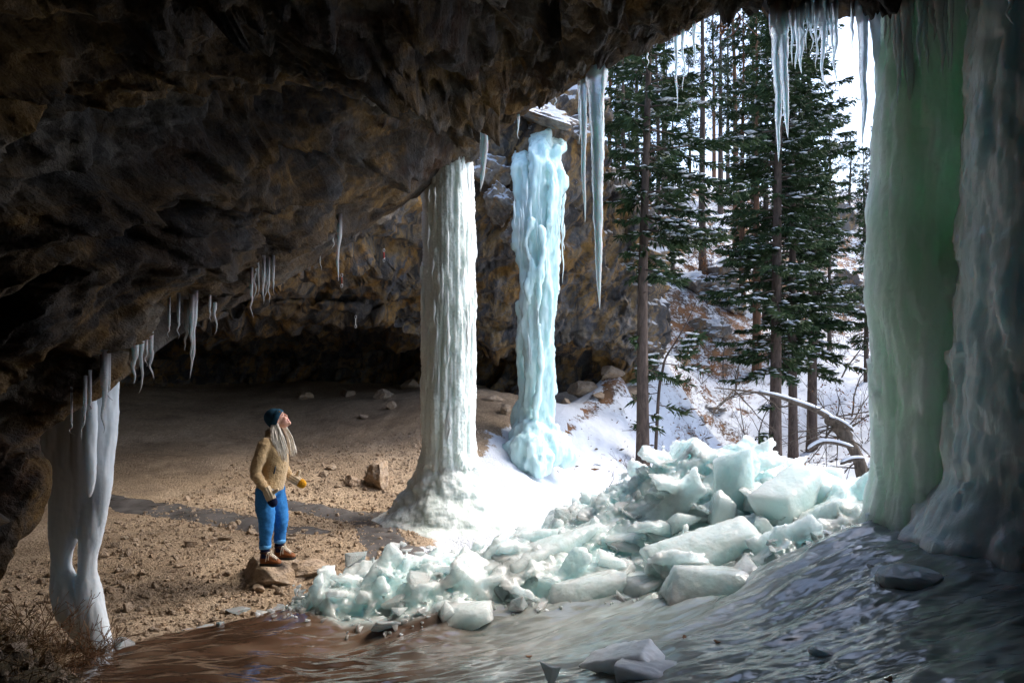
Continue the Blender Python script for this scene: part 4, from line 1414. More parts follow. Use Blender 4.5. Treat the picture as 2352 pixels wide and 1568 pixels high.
# paint mark on its trunk
# three big spruces behind the mound
A_ = build_spruce('spruce_a', spruce_parts(5, 21, 2.9, 2.15, 1.25, .19, None, .30, .18, low=[(1.0, 3.3, .9), (.7, 2.8, .8), (.9, 3.9, .7), (1.9, 3.2, .7)]))
B_ = build_spruce('spruce_b', spruce_parts(6, 18.5, 3.3, 1.75, 1.15, .16, None, .30, .18))
C_ = build_spruce('spruce_c', spruce_parts(9, 19.5, 2.6, 1.9, 1.2, .17, None, .30, .18))
D_2 = build_spruce('spruce_d', spruce_parts(12, 17.5, 3.0, 1.6, 1.0, .19, None, .30, .06), M_BARKR)
plant_tree('spruce_tree', A_, gp(1780, 21.0), 'thick trunked spruce just behind the mound, left one of the three close trunks', 'tree', TG, .4, 1, (0, R(.8)))
plant_tree('spruce_tree', B_, gp(1822, 22.5), 'slim spruce between two thicker ones behind the ice mound', 'tree', TG, 1.4, 1, (0, R(.3)))
plant_tree('spruce_tree', C_, gp(1865, 23.2), 'snowy spruce, right one of the three close trunks behind the mound', 'tree', TG, 2.2, 1, (0, R(.2)))
plant_tree('spruce_tree', D_2, gp(1738, 29.0), 'spruce with a reddish lower trunk up the slope left of the three', 'tree', TG, .2, 1)
plant_tree('spruce_tree', build_spruce('spruce_e', spruce_parts(15, 8.6, 1.5, .85, 1.1, .10, None, .26, .06)), gp(1990, 26.0), 'small narrow spruce squeezed beside the green ice column', 'tree', TG, 0, 1)
# spruces on the left shoulder of the slope
var = [build_spruce('spruce_v%d' % k, spruce_parts(30 + k, 15 + k, 2.2 + k * .6, 2.0 - .15 * k, .9, .17, None, .34, .14), None if k != 1 else M_BARKR) for k in range(3)]
for u, Y, k, s, rz, lb in ((1432, 26, 0, .92, .3, 'dark spruce right above the cliff end, behind the huge icicle'), (1400, 31, 1, 1.0, 1.2, 'spruce on the cliff shoulder at the left end of the wood'), (1512, 29, 2, .95, 2.0, 'spruce with hanging boughs right behind the single front spruce'), (1545, 35, 0, .72, 4.0, 'spruce half way up the slope under the thin icicles'),
                            (1462, 36, 2, 1.0, 5.0, 'spruce in the second row above the cliff end'), (1705, 34, 1, 1.05, 3.3, 'spruce on the slope behind the reddish trunk'), (1760, 33, 0, 1.15, 2.5, 'spruce filling the wood behind the thick trunked one'), (1838, 31, 2, .9, 1.1, 'bushy spruce behind the three close trunks'), (1905, 30, 0, .62, .6, 'spruce with a round top at the right end of the wood'), (1842, 35, 1, .75, .9, 'spruce high on the slope between the close trunks and the sky gap')):
    plant_tree('spruce_tree', var[k], gp(u, Y, -.2), lb, 'tree', TG, rz, s)


def pine_parts(seed, H, cb, Rm, r0=.2, nb=34):
    q = np.random.default_rng(seed)
    t = np.linspace(0, 1, 20)
    px = .25 * perlin(np.column_stack([t * 2, t * 0 + seed * 1.3, t * 0])) * t * 2
    trunk = np.column_stack([px, -px * .5, -.4 + t * (H + .4)])
    TV, TF = tube(trunk, r0 * (1 - t * .85), 9)
    limbs, A, B, W = [], [], [], []
    for k in range(nb):
        zz = cb + (H - cb) * ((k + q.uniform(0, 1)) / nb)
        f = (zz - cb) / (H - cb)
        L = Rm * (1 - f * .75) * q.uniform(.45, 1.1)
        az = q.uniform(0, 6.28)
        n = 7
        s = np.linspace(0, 1, n)
        d = np.array([math.cos(az), math.sin(az)])
        c = np.column_stack([np.interp(zz, trunk[:, 2], trunk[:, 0]) + d[0] * L * s, np.interp(zz, trunk[:, 2], trunk[:, 1]) + d[1] * L * s, zz + L * (q.uniform(-.2, .3) * s + .25 * s ** 2)])
        c[1:-1] += q.normal(size=(n - 2, 3)) * .07 * L
        limbs.append(tube(c, .035 * (1 - s * .8) * (.4 + L * .3), 4, cap=False))
        for _ in range(int(4 + L * 4)):
            sp_ = q.uniform(.35, 1)
            o = np.array([np.interp(sp_, s, c[:, j]) for j in range(3)]) + q.normal(size=3) * .22 * (.4 + L * .25)
            m = 16
            dv = q.normal(size=(m, 3)) + (d[0] * .5, d[1] * .5, .45)
            dv /= np.linalg.norm(dv, axis=1)[:, None]
            A.append(np.repeat(o[None], m, 0))
            B.append(o + dv * q.uniform(.16, .34, (m, 1)))
            W.append(np.full(m, .022))
    NV, NF = blades(np.concatenate(A), np.concatenate(B), np.concatenate(W), q)
    LV, LF = cat(limbs)
    return (TV, TF), (LV, LF), (NV, NF), []


pv = [build_spruce('pine_v%d' % k, pine_parts(50 + k, h, cb, r_, .2), M_BARK if k != 2 else M_BARKR, M_NEEDLEP) for k, (h, cb, r_) in enumerate(((19, 6, 2.1), (16, 5, 2.4), (18, 7, 1.9), (10, 2.2, 2.2)))]
for u, Y, k, s, rz, lb in ((1614, 37, 0, 1.1, .2, 'tall straight pine on the ridge in the bright gap under the arch'), (1655, 44, 1, 1.0, 1.7, 'pine on the ridge right of the tall straight one'), (1690, 40, 2, 1.05, 2.6, 'pine with a reddish trunk on the ridge line'), (1585, 46, 2, .55, 3.6, 'thin pine farther back on the ridge, left of the tall straight one'), (1530, 44, 1, .7, 5.1, 'pine on the ridge above the mid slope spruce'),
                            (1525, 47, 0, .9, .9, 'pine far back on the ridge behind the hanging boughs'), (1730, 46, 0, .9, 2.2, 'pine far back on the ridge behind the reddish trunk'), (1640, 52, 2, .9, 4.4, 'faint far pine between the ridge pines'), (1672, 53, 0, .85, 5.5, 'faint far pine, right one between the ridge pines'), (1490, 44, 2, 1.0, .1, 'pine over the cliff shoulder behind the front trunk'), (1420, 42, 1, 1.0, 1.3, 'pine over the cliff shoulder behind the huge icicle'),
                            (1952, 46, 3, .6, .4, 'spreading pine at the right of the ridge near the rock knob'), (1985, 43, 3, .6, 2.4, 'spreading pine leaning toward the green column'), (2015, 46, 3, .65, 4.0, 'spreading pine half hidden by the green column'), (1780, 47, 1, .8, .5, 'pine at the back of the wood behind the longest twin icicle'), (1905, 47, 1, .5, 3.2, 'pine on the ridge at the edge of the sky gap')):
    plant_tree('pine_tree', pv[k], gp(u, Y, -.2), lb, 'tree', TG, rz, s)


# ------------------------------------------------------------------ bare wood: saplings, shrubs, the bent dead tree
def branchy(q, base, d0, L, r0, depth, up=.1, spread=.6, nseg=7, kids=4, out_=None, tips=None):
    out_ = [] if out_ is None else out_
    tips = [] if tips is None else tips
    pts = [np.array(base, float)]
    d = np.array(d0, float)
    d /= np.linalg.norm(d)
    for k in range(nseg):
        d = d + q.normal(size=3) * .13 + (0, 0, up * .12)
        d /= np.linalg.norm(d)
        pts.append(pts[-1] + d * L / nseg)
    pts = np.array(pts)
    s = np.linspace(0, 1, nseg + 1)
    out_.append(tube(pts, np.maximum(r0 * (1 - s * .8), .0022), 5 if depth > 1 else 3, cap=False))
    if depth > 0:
        for k in range(kids):
            f = q.uniform(.25, .95)
            i = min(int(f * nseg), nseg - 1)
            nd = (pts[i + 1] - pts[i]) / (L / nseg) + q.normal(size=3) * spread
            branchy(q, pts[i], nd, L * q.uniform(.35, .6), r0 * .5 * (1 - f * .4), depth - 1, up, spread, max(4, nseg - 2), kids, out_, tips)
    else:
        tips.append(pts[-1])
        tips.append(pts[len(pts) // 2])
    return out_, tips


def leaves_mesh(nm, tips, q, n, size, mat):
    tp = np.array(tips)[q.integers(0, len(tips), n)] + q.normal(size=(n, 3)) * .06
    V, F = blades(tp, tp + q.normal(size=(n, 3)) * size, np.full(n, size * .45), q)
    return mesh(nm, V, F, mat, False)


def shrub(nm, seed, loc, label, cat_, group, L, n=5, depth=2, lean=(0, 0, 1), spread=.5, leafn=0, r0=.012, mat=None, sprd0=.5):
    q = np.random.default_rng(seed)
    o = thing(nm, label, cat_, loc, 0, group)
    out_, tips = [], []
    for k in range(n):
        branchy(q, (q.normal() * .05, q.normal() * .05, -.05), np.array(lean) + q.normal(size=3) * sprd0, L * q.uniform(.6, 1.1), r0, depth, .2, spread, 7, 4, out_, tips)
    V, F = cat(out_)
    link('twigs', mesh('twigs', V, F, mat or M_BARKD), o)
    if leafn:
        link('dead_leaves', leaves_mesh('dead_leaves', tips, q, leafn, .055, M_LEAF), o)['kind'] = 'stuff'
    return o


SG = 'bare shrubs on the snowy slope'
for k, (u, Y, L, n, lf, lb) in enumerate(((1575, 25, 1.7, 5, 260, 'brown leaved shrub up the snow right of the front spruce'), (1610, 27, 1.6, 5, 300, 'rusty leaved shrub in the middle of the snow slope'), (1545, 27, 1.4, 4, 200, 'rusty shrub at the foot of the cliff end'), (1680, 27, 1.8, 5, 120, 'bare shrub left of the reddish trunk'), (1700, 24, 1.8, 4, 60, 'tall bare shrub in front of the reddish trunk'),
                                       (1640, 38, 2.2, 7, 700, 'orange shrub high on the slope under the pines'), (1600, 36, 1.8, 6, 500, 'orange shrub on the rocks high on the slope'), (1960, 31, 2.4, 8, 900, 'big orange brown shrub beside the green column'), (1925, 28, 2.0, 6, 350, 'brown shrub behind the three close trunks'), (1985, 22, 2.0, 7, 420, 'brown thicket at the foot of the green column'),
                                       (1530, 18.0, .6, 5, 0, 'little twiggy tuft in the snow left of the front spruce'), (1515, 18.6, .7, 5, 0, 'small twig tuft close to the front trunk'), (1445, 16.5, .5, 6, 0, 'tiny twig tuft on the smooth snow'), (1410, 15.5, .5, 4, 0, 'lowest twig tuft on the smooth snow'), (1600, 21, .9, 5, 40, 'bare shrub on the lower snow slope'))):
    shrub('bare_shrub', 300 + k, gp(u, Y), lb, 'shrub', SG, L, n, 2, (0, 0, 1), .5, lf, .011)
for k, (u, Y, L, ln, lb) in enumerate(((1662, 29, 3.2, (-.25, 0, 1), 'thin dark sapling standing in the upper snow'), (1690, 27.5, 2.6, (.12, 0, 1), 'twin stemmed sapling left of the reddish trunk'), (1720, 24, 4.2, (.1, 0, 1), 'long thin sapling before the reddish trunk'), (1955, 24, 3.6, (.35, 0, 1), 'pale leaning sapling right of the three trunks'), (1930, 27, 4.4, (.4, -.1, 1), 'grey leaning sapling beside the orange shrub'), (1745, 22, 2.8, (.2, 0, 1), 'sapling stem against the thick trunk'))):
    shrub('bare_sapling', 400 + k, gp(u, Y), lb, 'sapling', 'bare saplings on the slope', L, 2 if k == 1 else 1, 2, ln, .45, 0, .035, sprd0=.05)

# leaning sapling with green sprays beside the front spruce
sx_, sy_, sz_ = gp(1504, 18.5)
o = thing('leaning_sapling', 'slender leaning sapling with a few green snowy sprays right of the front spruce', 'sapling', (sx_, sy_, sz_))
pts = np.array([P(1504, 935, 18.5), P(1513, 905, 18.5), P(1522, 850, 18.45), P(1530, 820, 18.4), P(1555, 780, 18.4), P(1580, 735, 18.4), P(1600, 690, 18.4)]) - (sx_, sy_, sz_)
pts[0, 2] = -.1
c = crv(pts, 30)
lim = [tube(c, .05 * (1 - np.linspace(0, 1, 30) * .85), 6)]
q = np.random.default_rng(77)
A, B, sa = [], [], []
for k in range(15):
    i = q.integers(12, 22)
    dv = np.array([q.choice([-1, 1]) * q.uniform(.5, 1), q.uniform(-.5, .4), q.uniform(-.25, .15)])
    if k < 5:
        i, dv = q.integers(3, 10), np.array([q.choice([-1, 1]) * 1.0, 0, -.3])
    L = q.uniform(.5, 1.1)
    b = c[i] + dv * L
    lim.append(tube(np.array([c[i], (c[i] + b) / 2 + (0, 0, .04), b]), [.014, .01, .004], 4, cap=False))
    m = 46
    f = q.uniform(.25, 1, m)[:, None]
    a = c[i] + (b - c[i]) * f
    A.append(a)
    B.append(a + dv * .16 + q.normal(size=(m, 3)) * .10)
    sa += [(a[j], .12) for j in range(0, m, 9)] if k > 4 else []
V, F = cat(lim)
link('stem', mesh('stem', V, F, M_BARK), o)
NV, NF = blades(np.concatenate(A), np.concatenate(B), np.full(15 * 46, .028), q)
link('needles', mesh('needles', NV, NF, M_NEEDLE, False), o)['kind'] = 'stuff'
V, F = cat([(ICO[1][0] * (.10, .06, .03) + p_ + (0, 0, .03), ICO[1][1]) for p_, _ in sa])
link('snow_cover', mesh('snow_cover', V, F, M_SNOWLUMP), o)['kind'] = 'stuff'

# bent dead tree with one long snow-covered bough
dx_, dy_, dz_ = gp(1992, 15.0)
o = thing('dead_tree', 'bent dead tree with a long snow covered bough reaching left in front of the trunks', 'dead tree', (dx_, dy_, dz_))


def dq(u, v, Y=15.0):
    return P(u, v, Y) - (dx_, dy_, dz_)


tk = crv(np.array([dq(1992, 1180), dq(1990, 1130), dq(1978, 1075), dq(1960, 1030), dq(1935, 1000), dq(1915, 975)]), 26)
tr = np.linspace(.17, .09, 26)
kn = [(ICO[2][0] * .15 * (1 + .4 * fbm(ICO[2][0] * 3 + 1, 3)[:, None]) + dq(1925, 978), ICO[2][1]), (ICO[2][0] * .13 + dq(1945, 1000), ICO[2][1]), (ICO[2][0] * .10 + dq(1903, 966), ICO[2][1])]
V, F, Nn = organic([tube(tk, tr, 10)] + kn, .03, 2)
V = V + Nn * (.03 * fbm(V * (9, 9, 2.5), 3))[:, None]
link('trunk', mesh('trunk', V, F, M_BARKD), o)
bpts = crv(np.array([dq(1912, 972), dq(1898, 955, 14.9), dq(1870, 940, 14.8), dq(1830, 925, 14.7), dq(1790, 912, 14.6), dq(1745, 902, 14.5), dq(1690, 895, 14.4), dq(1640, 890, 14.3)]), 40)
V, F = tube(bpts, np.linspace(.075, .008, 40), 7)
link('bough', mesh('bough', V, F, M_BARKD), o)
sp_ = bpts[2:29] + (0, 0, .045)
V, F = tube(sp_, np.linspace(.075, .025, 27) * (1 + .3 * perlin(np.column_stack([np.arange(27) * .5, np.zeros(27), np.zeros(27)]))), 8, flat=.7)
link('bough_snow', mesh('bough_snow', V, F, M_SNOWLUMP), o)
q = np.random.default_rng(5)
tw_, tips = [], []
for k in range(30):
    b = tk[q.integers(6, 26)] if k < 20 else bpts[q.integers(2, 36)]
    branchy(q, b, (q.normal() * 1.0 - .15, q.normal() * .6, q.normal() * .6 + (.1 if k < 20 else -.1)), q.uniform(.7, 1.7), .020, 2, -.05, .55, 6, 3, tw_, tips)
V, F = cat(tw_)
link('twigs', mesh('twigs', V, F, M_BARKD), o)
pcs = []
for (u0, v0, u1, v1) in ((1880, 1010, 1960, 1025), (1855, 1030, 1900, 1010), (1905, 955, 1960, 985), (1930, 1060, 1985, 1050), (1950, 1105, 1995, 1120), (1995, 1075, 2008, 1065)):
    a, b = dq(u0, v0, 14.75), dq(u1, v1, 14.75)
    cc = np.array([a + (b - a) * t + (0, 0, .05 * math.sin(t * 3.1)) for t in np.linspace(0, 1, 9)])
    pcs.append(tube(cc - (0, 0, .05), [.02] + [.04] * 7 + [.015], 6))
    link('bough_snow', mesh('bough_snow', *tube(cc, [.015] + [.045] * 7 + [.012], 7, flat=.7), M_SNOWLUMP), o)
link('limbs', mesh('limbs', *cat(pcs), M_BARKD), o)

# red twig with withered leaves hanging at the crest of the arch
tx = P(1680, 12, 6.9)
o = thing('hanging_twig', 'thin red leafless twig hanging in the sky notch at the arch crest', 'twig', tx)
pc = [tube(crv(np.array([P(*k_) - tx for k_ in L_k]), 20), np.linspace(.008, .003, 20), 4) for L_k in
      ([(1680, 8, 6.9), (1692, 26, 6.9), (1705, 48, 6.9), (1722, 66, 6.9), (1740, 84, 6.9)], [(1690, 24, 6.9), (1700, 40, 6.9), (1696, 62, 6.9), (1676, 84, 6.9), (1650, 92, 6.9)], [(1700, 34, 6.9), (1690, 58, 6.9)])]
link('stem', mesh('stem', *cat(pc), plain('red_twig', (.16, .05, .035), .7)), o)
q = np.random.default_rng(6)
a = np.concatenate([np.repeat([P(1656, 62, 6.9) - tx], 10, 0), np.repeat([P(1660, 70, 6.9) - tx], 8, 0)]) + q.normal(size=(18, 3)) * .02
link('withered_leaf', mesh('withered_leaf', *blades(a, a + q.normal(size=(18, 3)) * .035, np.full(18, .014), q), M_LEAF, False), o)

# ------------------------------------------------------------------ rocks standing out of the hillside
hr = [mesh('hill_rock', *rock(500 + k, 4, 12, .35, .8, .62, 2.2), M_BOULDER, True, dict(snow=np.ones(len(ICO[4][0])))) for k in range(5)]
for k, (u, Y, s, sz, lb) in enumerate(((1650, 31, .9, .6, 'snow capped grey outcrop in the middle of the slope'), (1690, 33, 1.0, .8, 'outcrop right above the middle one'), (1600, 31, .8, .4, 'low brown outcrop beside the cliff end'), (1625, 34, 1.7, 1.0, 'dark outcrop under the orange shrub'), (1580, 34, 1.4, .9, 'outcrop with snow ledges behind the front spruce'), (1665, 37, 1.6, 1.1, 'outcrop below the ridge pines'),
                                   (1950, 45, 1.5, 2.0, 'blocky rock knob on the skyline beside the sky gap'), (1962, 38, 2.6, 1.3, 'stepped outcrop with snow shelves beside the green column'), (1990, 36, 2.0, 1.1, 'lower outcrop with snow shelves beside the green column'), (1925, 37, 2.0, .9, 'rock shelf behind the right spruce'), (1560, 27.5, .9, .5, 'small brown rock next to the cliff end'), (1590, 29, .7, .4, 'small snowy rock above the leaning sapling'), (1640, 26, .5, .25, 'dark little rock in the open snow'), (1575, 21.5, .35, .15, 'dark stone poking from the lower snow'), (1600, 23, .4, .2, 'dark stone beside the bare shrub'))):
    x, y, z = gp(u, Y)
    tag(link('hill_rock', hr[k % 5], None, (x, y, z + sz * .15), (0, 0, k * 1.1), (s, s * .8, sz)), lb, 'rock', 'rocks on the hillside')

for k, (u, v, Y, s_, lb) in enumerate(((1128, 405, 15.7, (.75, .6, .6), 'snowy ledge on the cliff left of the blue column, highest one'), (1160, 470, 15.4, (.65, .5, .5), 'snowy ledge on the cliff left of the blue column, middle one'), (1190, 530, 15.2, (.42, .4, .36), 'snowy ledge on the cliff left of the blue column, lowest one'), (1310, 300, 16.4, (.7, .6, .4), 'snowy ledge on the cliff right of the blue column top'), (1236, 262, 15.5, (.95, .8, .36), 'snowy rock lip from which the blue column pours'))):
    tag(link('cliff_ledge', hr[k % 5], None, P(u, v, Y), (0, .45, k * 1.3), s_), lb, 'rock', 'snowy ledges on the cliff')

# twigs and dark litter lying on the snow
q = np.random.default_rng(40)
n = 5200
X = q.uniform(-1, 16, n)
Y = q.uniform(13, 34, n)
sd2 = sdist(X, Y, SNOWLINE)
k_ = (sd2 > .7) & (q.random(n) < sstep(12, 22, Y) * .9 + .1) & (fbm(np.column_stack([X * .5, Y * .5, X * 0]), 3) > -.12)
X, Y = X[k_], Y[k_]
a = np.column_stack([X, Y, ground_z(X, Y) + .015])
an = q.uniform(0, 6.28, len(X))
Lq = q.uniform(.05, .30, len(X)) * (q.random(len(X)) < .5) + .05
b = a + np.column_stack([np.cos(an) * Lq, np.sin(an) * Lq, q.uniform(0, .06, len(X))])
V, F = blades(a, b, np.minimum(.03, Lq * .3), q)
mi = (q.random(len(X)) < .45).astype(int)
me = mesh('leaf_litter', V, F, [M_BARKD, M_LEAF], False, midx=mi)
tag(link('leaf_litter', me), kind='stuff')

# ------------------------------------------------------------------ broken ice
CH = [crisp(mesh('ice_chunk', *shard(700 + k, (1, .85, .7), 11, .07, .05, 3), M_CHUNK, True), 60) for k in range(10)]
CC = [crisp(mesh('ice_chunk', *shard(730 + k, (1, .85, .7), 11, .07, .05, 3), M_CHUNKC, True), 60) for k in range(4)]
PL = [crisp(mesh('ice_plate', *shard(760 + k, (1, .9, .7), 13, .07, .05, 3), M_CHUNK, True), 60) for k in range(6)]


def slab_mesh(nm, seed, pts, thick, mat, rough=.05, voxel=.022, taper=True):
    """A log- or slab-shaped block: a swept spine with flattened section, broken ends, melted skin."""
    q = np.random.default_rng(seed)
    V, F = tube(pts[:, :3], pts[:, 3:5], 14)
    for _ in range(5):
        n = q.normal(size=3) * (1, .5, .7)
        n /= np.linalg.norm(n)
        c = V.mean(0)
        e = (V - c) @ n
        d = np.percentile(e, q.uniform(86, 96))
        V = V - np.maximum(e - d, 0)[:, None] * n * .9
    V, F, Nn = organic([(V, F)], voxel, 2)
    V = V + Nn * (rough * fbm(V * 4 + seed, 4) + rough * .5 * fbm(V * (4, 10, 14) + seed, 2))[:, None]
    return mesh(nm, V, F, mat)


def block(nm, seed, a, b, ra, rb, label, group, mat=None, mid=None, rough=.05, cat_='ice block', roll=0.0):
    """Block between world points a and b with half widths ra (up) and rb (deep)."""
    a, b = np.array(a, float), np.array(b, float)
    o = (a + b) / 2
    d = (b - a) / 2
    L = np.linalg.norm(d)
    if rough > .02:
        V, F = shard(seed * 7 + 1000, (L * 1.12, rb * 1.2, ra * 1.25), 18, min(ra, rb) * .16, rough * .6, 4)
    else:
        V, F = iceblock(seed * 7 + 1000, 9, rough * 1.9, 4, .35, .85)
        V = V * (L * 1.08, rb * 1.1, ra * 1.1)
    ex = d / L
    ey = np.array([-ex[1], ex[0], 0]) if abs(ex[2]) < .9 else np.array([0, 1, 0])
    ey = ey - ex * (ex @ ey)
    ey /= np.linalg.norm(ey)
    ez = np.cross(ex, ey)
    V = V + .06 * ra * fbm(np.column_stack([V[:, 0] / L * 2.5 + seed, V[:, 1] / rb * 1.5, V[:, 2] / ra * 1.5]), 3)[:, None] * V / (np.linalg.norm(V, axis=1)[:, None])
    V = V @ np.array([ex, ey, ez])
    me = crisp(mesh(nm, V, F, mat or M_CHUNK), 60 if rough > .02 else 80)
    return tag(link(nm, me, None, o), label, cat_, group)


BG = 'large broken ice blocks'
block('ice_slab', 1, P(1495, 1295, 6.3), P(1752, 1232, 6.35), .13, .22, 'long pale ice log lying across the rubble, tilted up to the right', BG, rough=.05)
block('ice_slab', 2, P(1530, 1345, 5.8), P(1750, 1348, 5.75), .12, .2, 'thick flat topped ice slab in front of the long ice log', BG, rough=.04)
block('ice_slab', 3, P(1690, 1215, 7.2), P(1683, 1035, 7.3), .17, .14, 'upright ribbed ice fin standing on top of the mound', BG, rough=.06)
block('ice_slab', 4, P(1650, 1215, 7.0), P(1665, 1130, 7.1), .10, .12, 'small upright ice block beside the ribbed fin', BG)
block('ice_slab', 5, P(1770, 1195, 6.6), P(1860, 1110, 7.0), .20, .22, 'broad tilted ice plate right of the fin', BG, rough=.05)
block('ice_slab', 6, P(1800, 1150, 7.0), P(1960, 1165, 7.1), .26, .3, 'wide domed ice slab under the bent dead tree', BG, rough=.05)
block('ice_slab', 7, P(1830, 1120, 7.6), P(1930, 1120, 7.6), .22, .25, 'fan shaped ice slab at the top right of the mound', BG, rough=.05)
block('ice_slab', 8, P(1900, 1180, 6.4), P(2005, 1190, 6.5), .17, .2, 'pale ice lump against the foot of the green column', BG)
block('ice_slab', 9, P(1000, 1360, 6.75), P(1180, 1300, 7.1), .13, .2, 'long aqua ice plank in the left part of the rubble', BG, rough=.04)
block('ice_slab', 10, P(1150, 1330, 6.85), P(1345, 1235, 7.4), .15, .2, 'long aqua ice plank that tilts up to the snow hollow', BG, rough=.05)
block('ice_slab', 11, P(1262, 1385, 6.3), P(1430, 1340, 6.4), .10, .17, 'white ice plank low in the middle of the rubble', BG, rough=.05)
block('ice_slab', 12, P(1440, 1365, 6.2), P(1560, 1330, 6.3), .09, .15, 'white ice plank right of the low one', BG, rough=.05)
block('ice_slab', 13, P(1340, 1250, 7.6), P(1490, 1240, 7.6), .14, .2, 'aqua ice plank along the upper edge of the rubble', BG, rough=.05)
block('ice_slab', 14, P(868, 1292, 7.7), P(975, 1290, 7.7), .045, .10, 'small flat white ice slab at the edge of the gravel', BG, rough=.02)
block('ice_slab', 15, P(985, 1420, 6.15), P(1130, 1405, 6.2), .07, .15, 'thin pale ice plank on the front edge of the rubble', BG, rough=.04)
block('ice_slab', 16, P(1352, 1465, 4.6), P(1560, 1530, 4.2), .085, .22, 'big pale ice slab in the foreground, upper layer', BG, mat=M_ICELEG, rough=.05)
block('ice_slab', 17, P(1420, 1525, 4.2), P(1630, 1590, 3.95), .075, .20, 'big pale ice slab in the foreground, lower layer', BG, mat=M_ICELEG, rough=.05)
block('ice_slab', 18, P(2015, 1326, 4.65), P(2172, 1354, 4.5), .105, .14, 'smooth blue grey ice log frozen into the dark ice at right', BG, mat=M_DARKCHUNK, rough=.015)
block('ice_slab', 19, P(1965, 1555, 3.6), P(2065, 1600, 3.45), .05, .07, 'pale oblong ice lump in the dark foreground ice', BG, mat=M_DARKCHUNK, rough=.015)
block('ice_slab', 20, P(1858, 1495, 3.85), P(1965, 1535, 3.75), .045, .06, 'oblong ice lump sunk in the dark foreground ice', BG, mat=M_DARKCHUNK, rough=.012)
block('ice_slab', 23, P(1660, 1360, 5.7), P(1745, 1300, 5.9), .08, .12, 'small wedge between log and slab', BG, rough=.04)
for k, (u, v, Y, s, lb, m_) in enumerate(((1408, 1300, 6.75, (.17, .15, .17), 'pointed triangular ice block in the middle of the rubble', M_CHUNK), (1440, 1305, 6.75, (.13, .14, .13), 'cracked ice block beside the triangular one', M_CHUNKC), (1560, 1205, 7.2, (.24, .2, .2), 'round ice boulder above the long ice log', M_CHUNK), (1600, 1180, 7.3, (.2, .2, .18), 'ice boulder left of the fin', M_CHUNK),
                                          (818, 1283, 7.5, (.12, .11, .10), 'clear ice lump at the gravel edge', M_CHUNKC), (846, 1292, 7.4, (.07, .08, .06), 'small clear lump beside the larger one', M_CHUNKC), (1262, 1538, 4.35, (.075, .06, .075), 'clear glassy ice lump in the bottom foreground', M_CHUNKC), (2005, 1300, 5.0, (.05, .05, .04), 'tiny clear lump left of the blue grey log', M_CHUNKC), (1850, 1120, 7.3, (.12, .12, .1), 'round lump on the fan shaped slab', M_CHUNK), (1735, 1150, 7.1, (.16, .15, .15), 'rounded block right of the fin foot', M_CHUNK))):
    V, F = shard(900 + k, (1, .9, .85), 13, .06, .03)
    tag(link('ice_block', crisp(mesh('ice_block', V, F, m_)), None, P(u, v, Y), (.2, .1, k * .9), s), lb, 'ice block', BG)
# flat clear shards left on the soil
for k, (u, v, Y, s, lb) in enumerate(((548, 1388, 6.95, (.15, .09, .045), 'clear flat ice shard on the gravel beside the rubble tongue'), (466, 1420, 6.55, (.12, .08, .035), 'clear flat ice shard on the gravel, second from the rubble'), (432, 1428, 6.5, (.06, .06, .03), 'small clear shard on the gravel'), (505, 1440, 6.35, (.05, .04, .03), 'tiny clear shard at the edge of the brown ice'), (640, 1372, 7.0, (.10, .08, .05), 'clear ice piece at the very tip of the rubble'), (280, 1490, 5.85, (.16, .10, .05), 'glassy ice tongue at the foot of the milky column'), (20, 1318, 5.2, (.07, .06, .05), 'pale ice piece in the dark litter at left'), (90, 1360, 5.6, (.1, .07, .07), 'glassy grey ice behind the dry grass'))):
    x, y = P(u, v, Y)[:2]
    V, F = rock(930 + k, 3, 10, .35, .8, .15, 3)
    tag(link('ice_shard', mesh('ice_shard', V, F, M_CHUNKC), None, (x, y, float(surf_z(x, y)) + s[2] * .3), (0, 0, k * .5), s), lb, 'ice shard', 'clear ice shards on the soil')

q = np.random.default_rng(21)
cnt = 0
tries = 0
spots = []
while cnt < 190 and tries < 6000:
    tries += 1
    x, y = q.uniform(-2.6, 4.2), q.uniform(6.0, 8.6)
    if not inpoly(np.array([x]), np.array([y]), RUB)[0]:
        continue
    s = float(np.exp(q.normal(math.log(.08), .5)))
    if x < -1.2:
        s *= .75
    if any((x - a) ** 2 + (y - b) ** 2 < (.62 * (s + c_)) ** 2 for a, b, c_ in spots):
        continue
    spots.append((x, y, s))
    cnt += 1
xs = np.array(spots)
CHS = []
zz = ice_z(xs[:, 0], xs[:, 1])
for k, (x, y, s) in enumerate(spots):
    kind = q.random()
    me = CH[k % 8] if kind < .55 else (PL[k % 6] if kind < .85 else CC[k % 4])
    sc = np.array([1.0, .85, .75]) * s * q.uniform(.75, 1.3, 3) * ((1.5, 1.1, .55) if .55 <= kind < .85 else (1, 1, 1))
    o = link('ice_chunk', me, None, (x, y, zz[k] + sc[2] * .08), (q.normal() * .35, q.normal() * .35 - .15, q.uniform(0, 6.28)), sc)
    CHS.append((o, 'flat plate' if .55 <= kind < .85 else ('clear chunk' if kind >= .85 else 'angular chunk'), s))
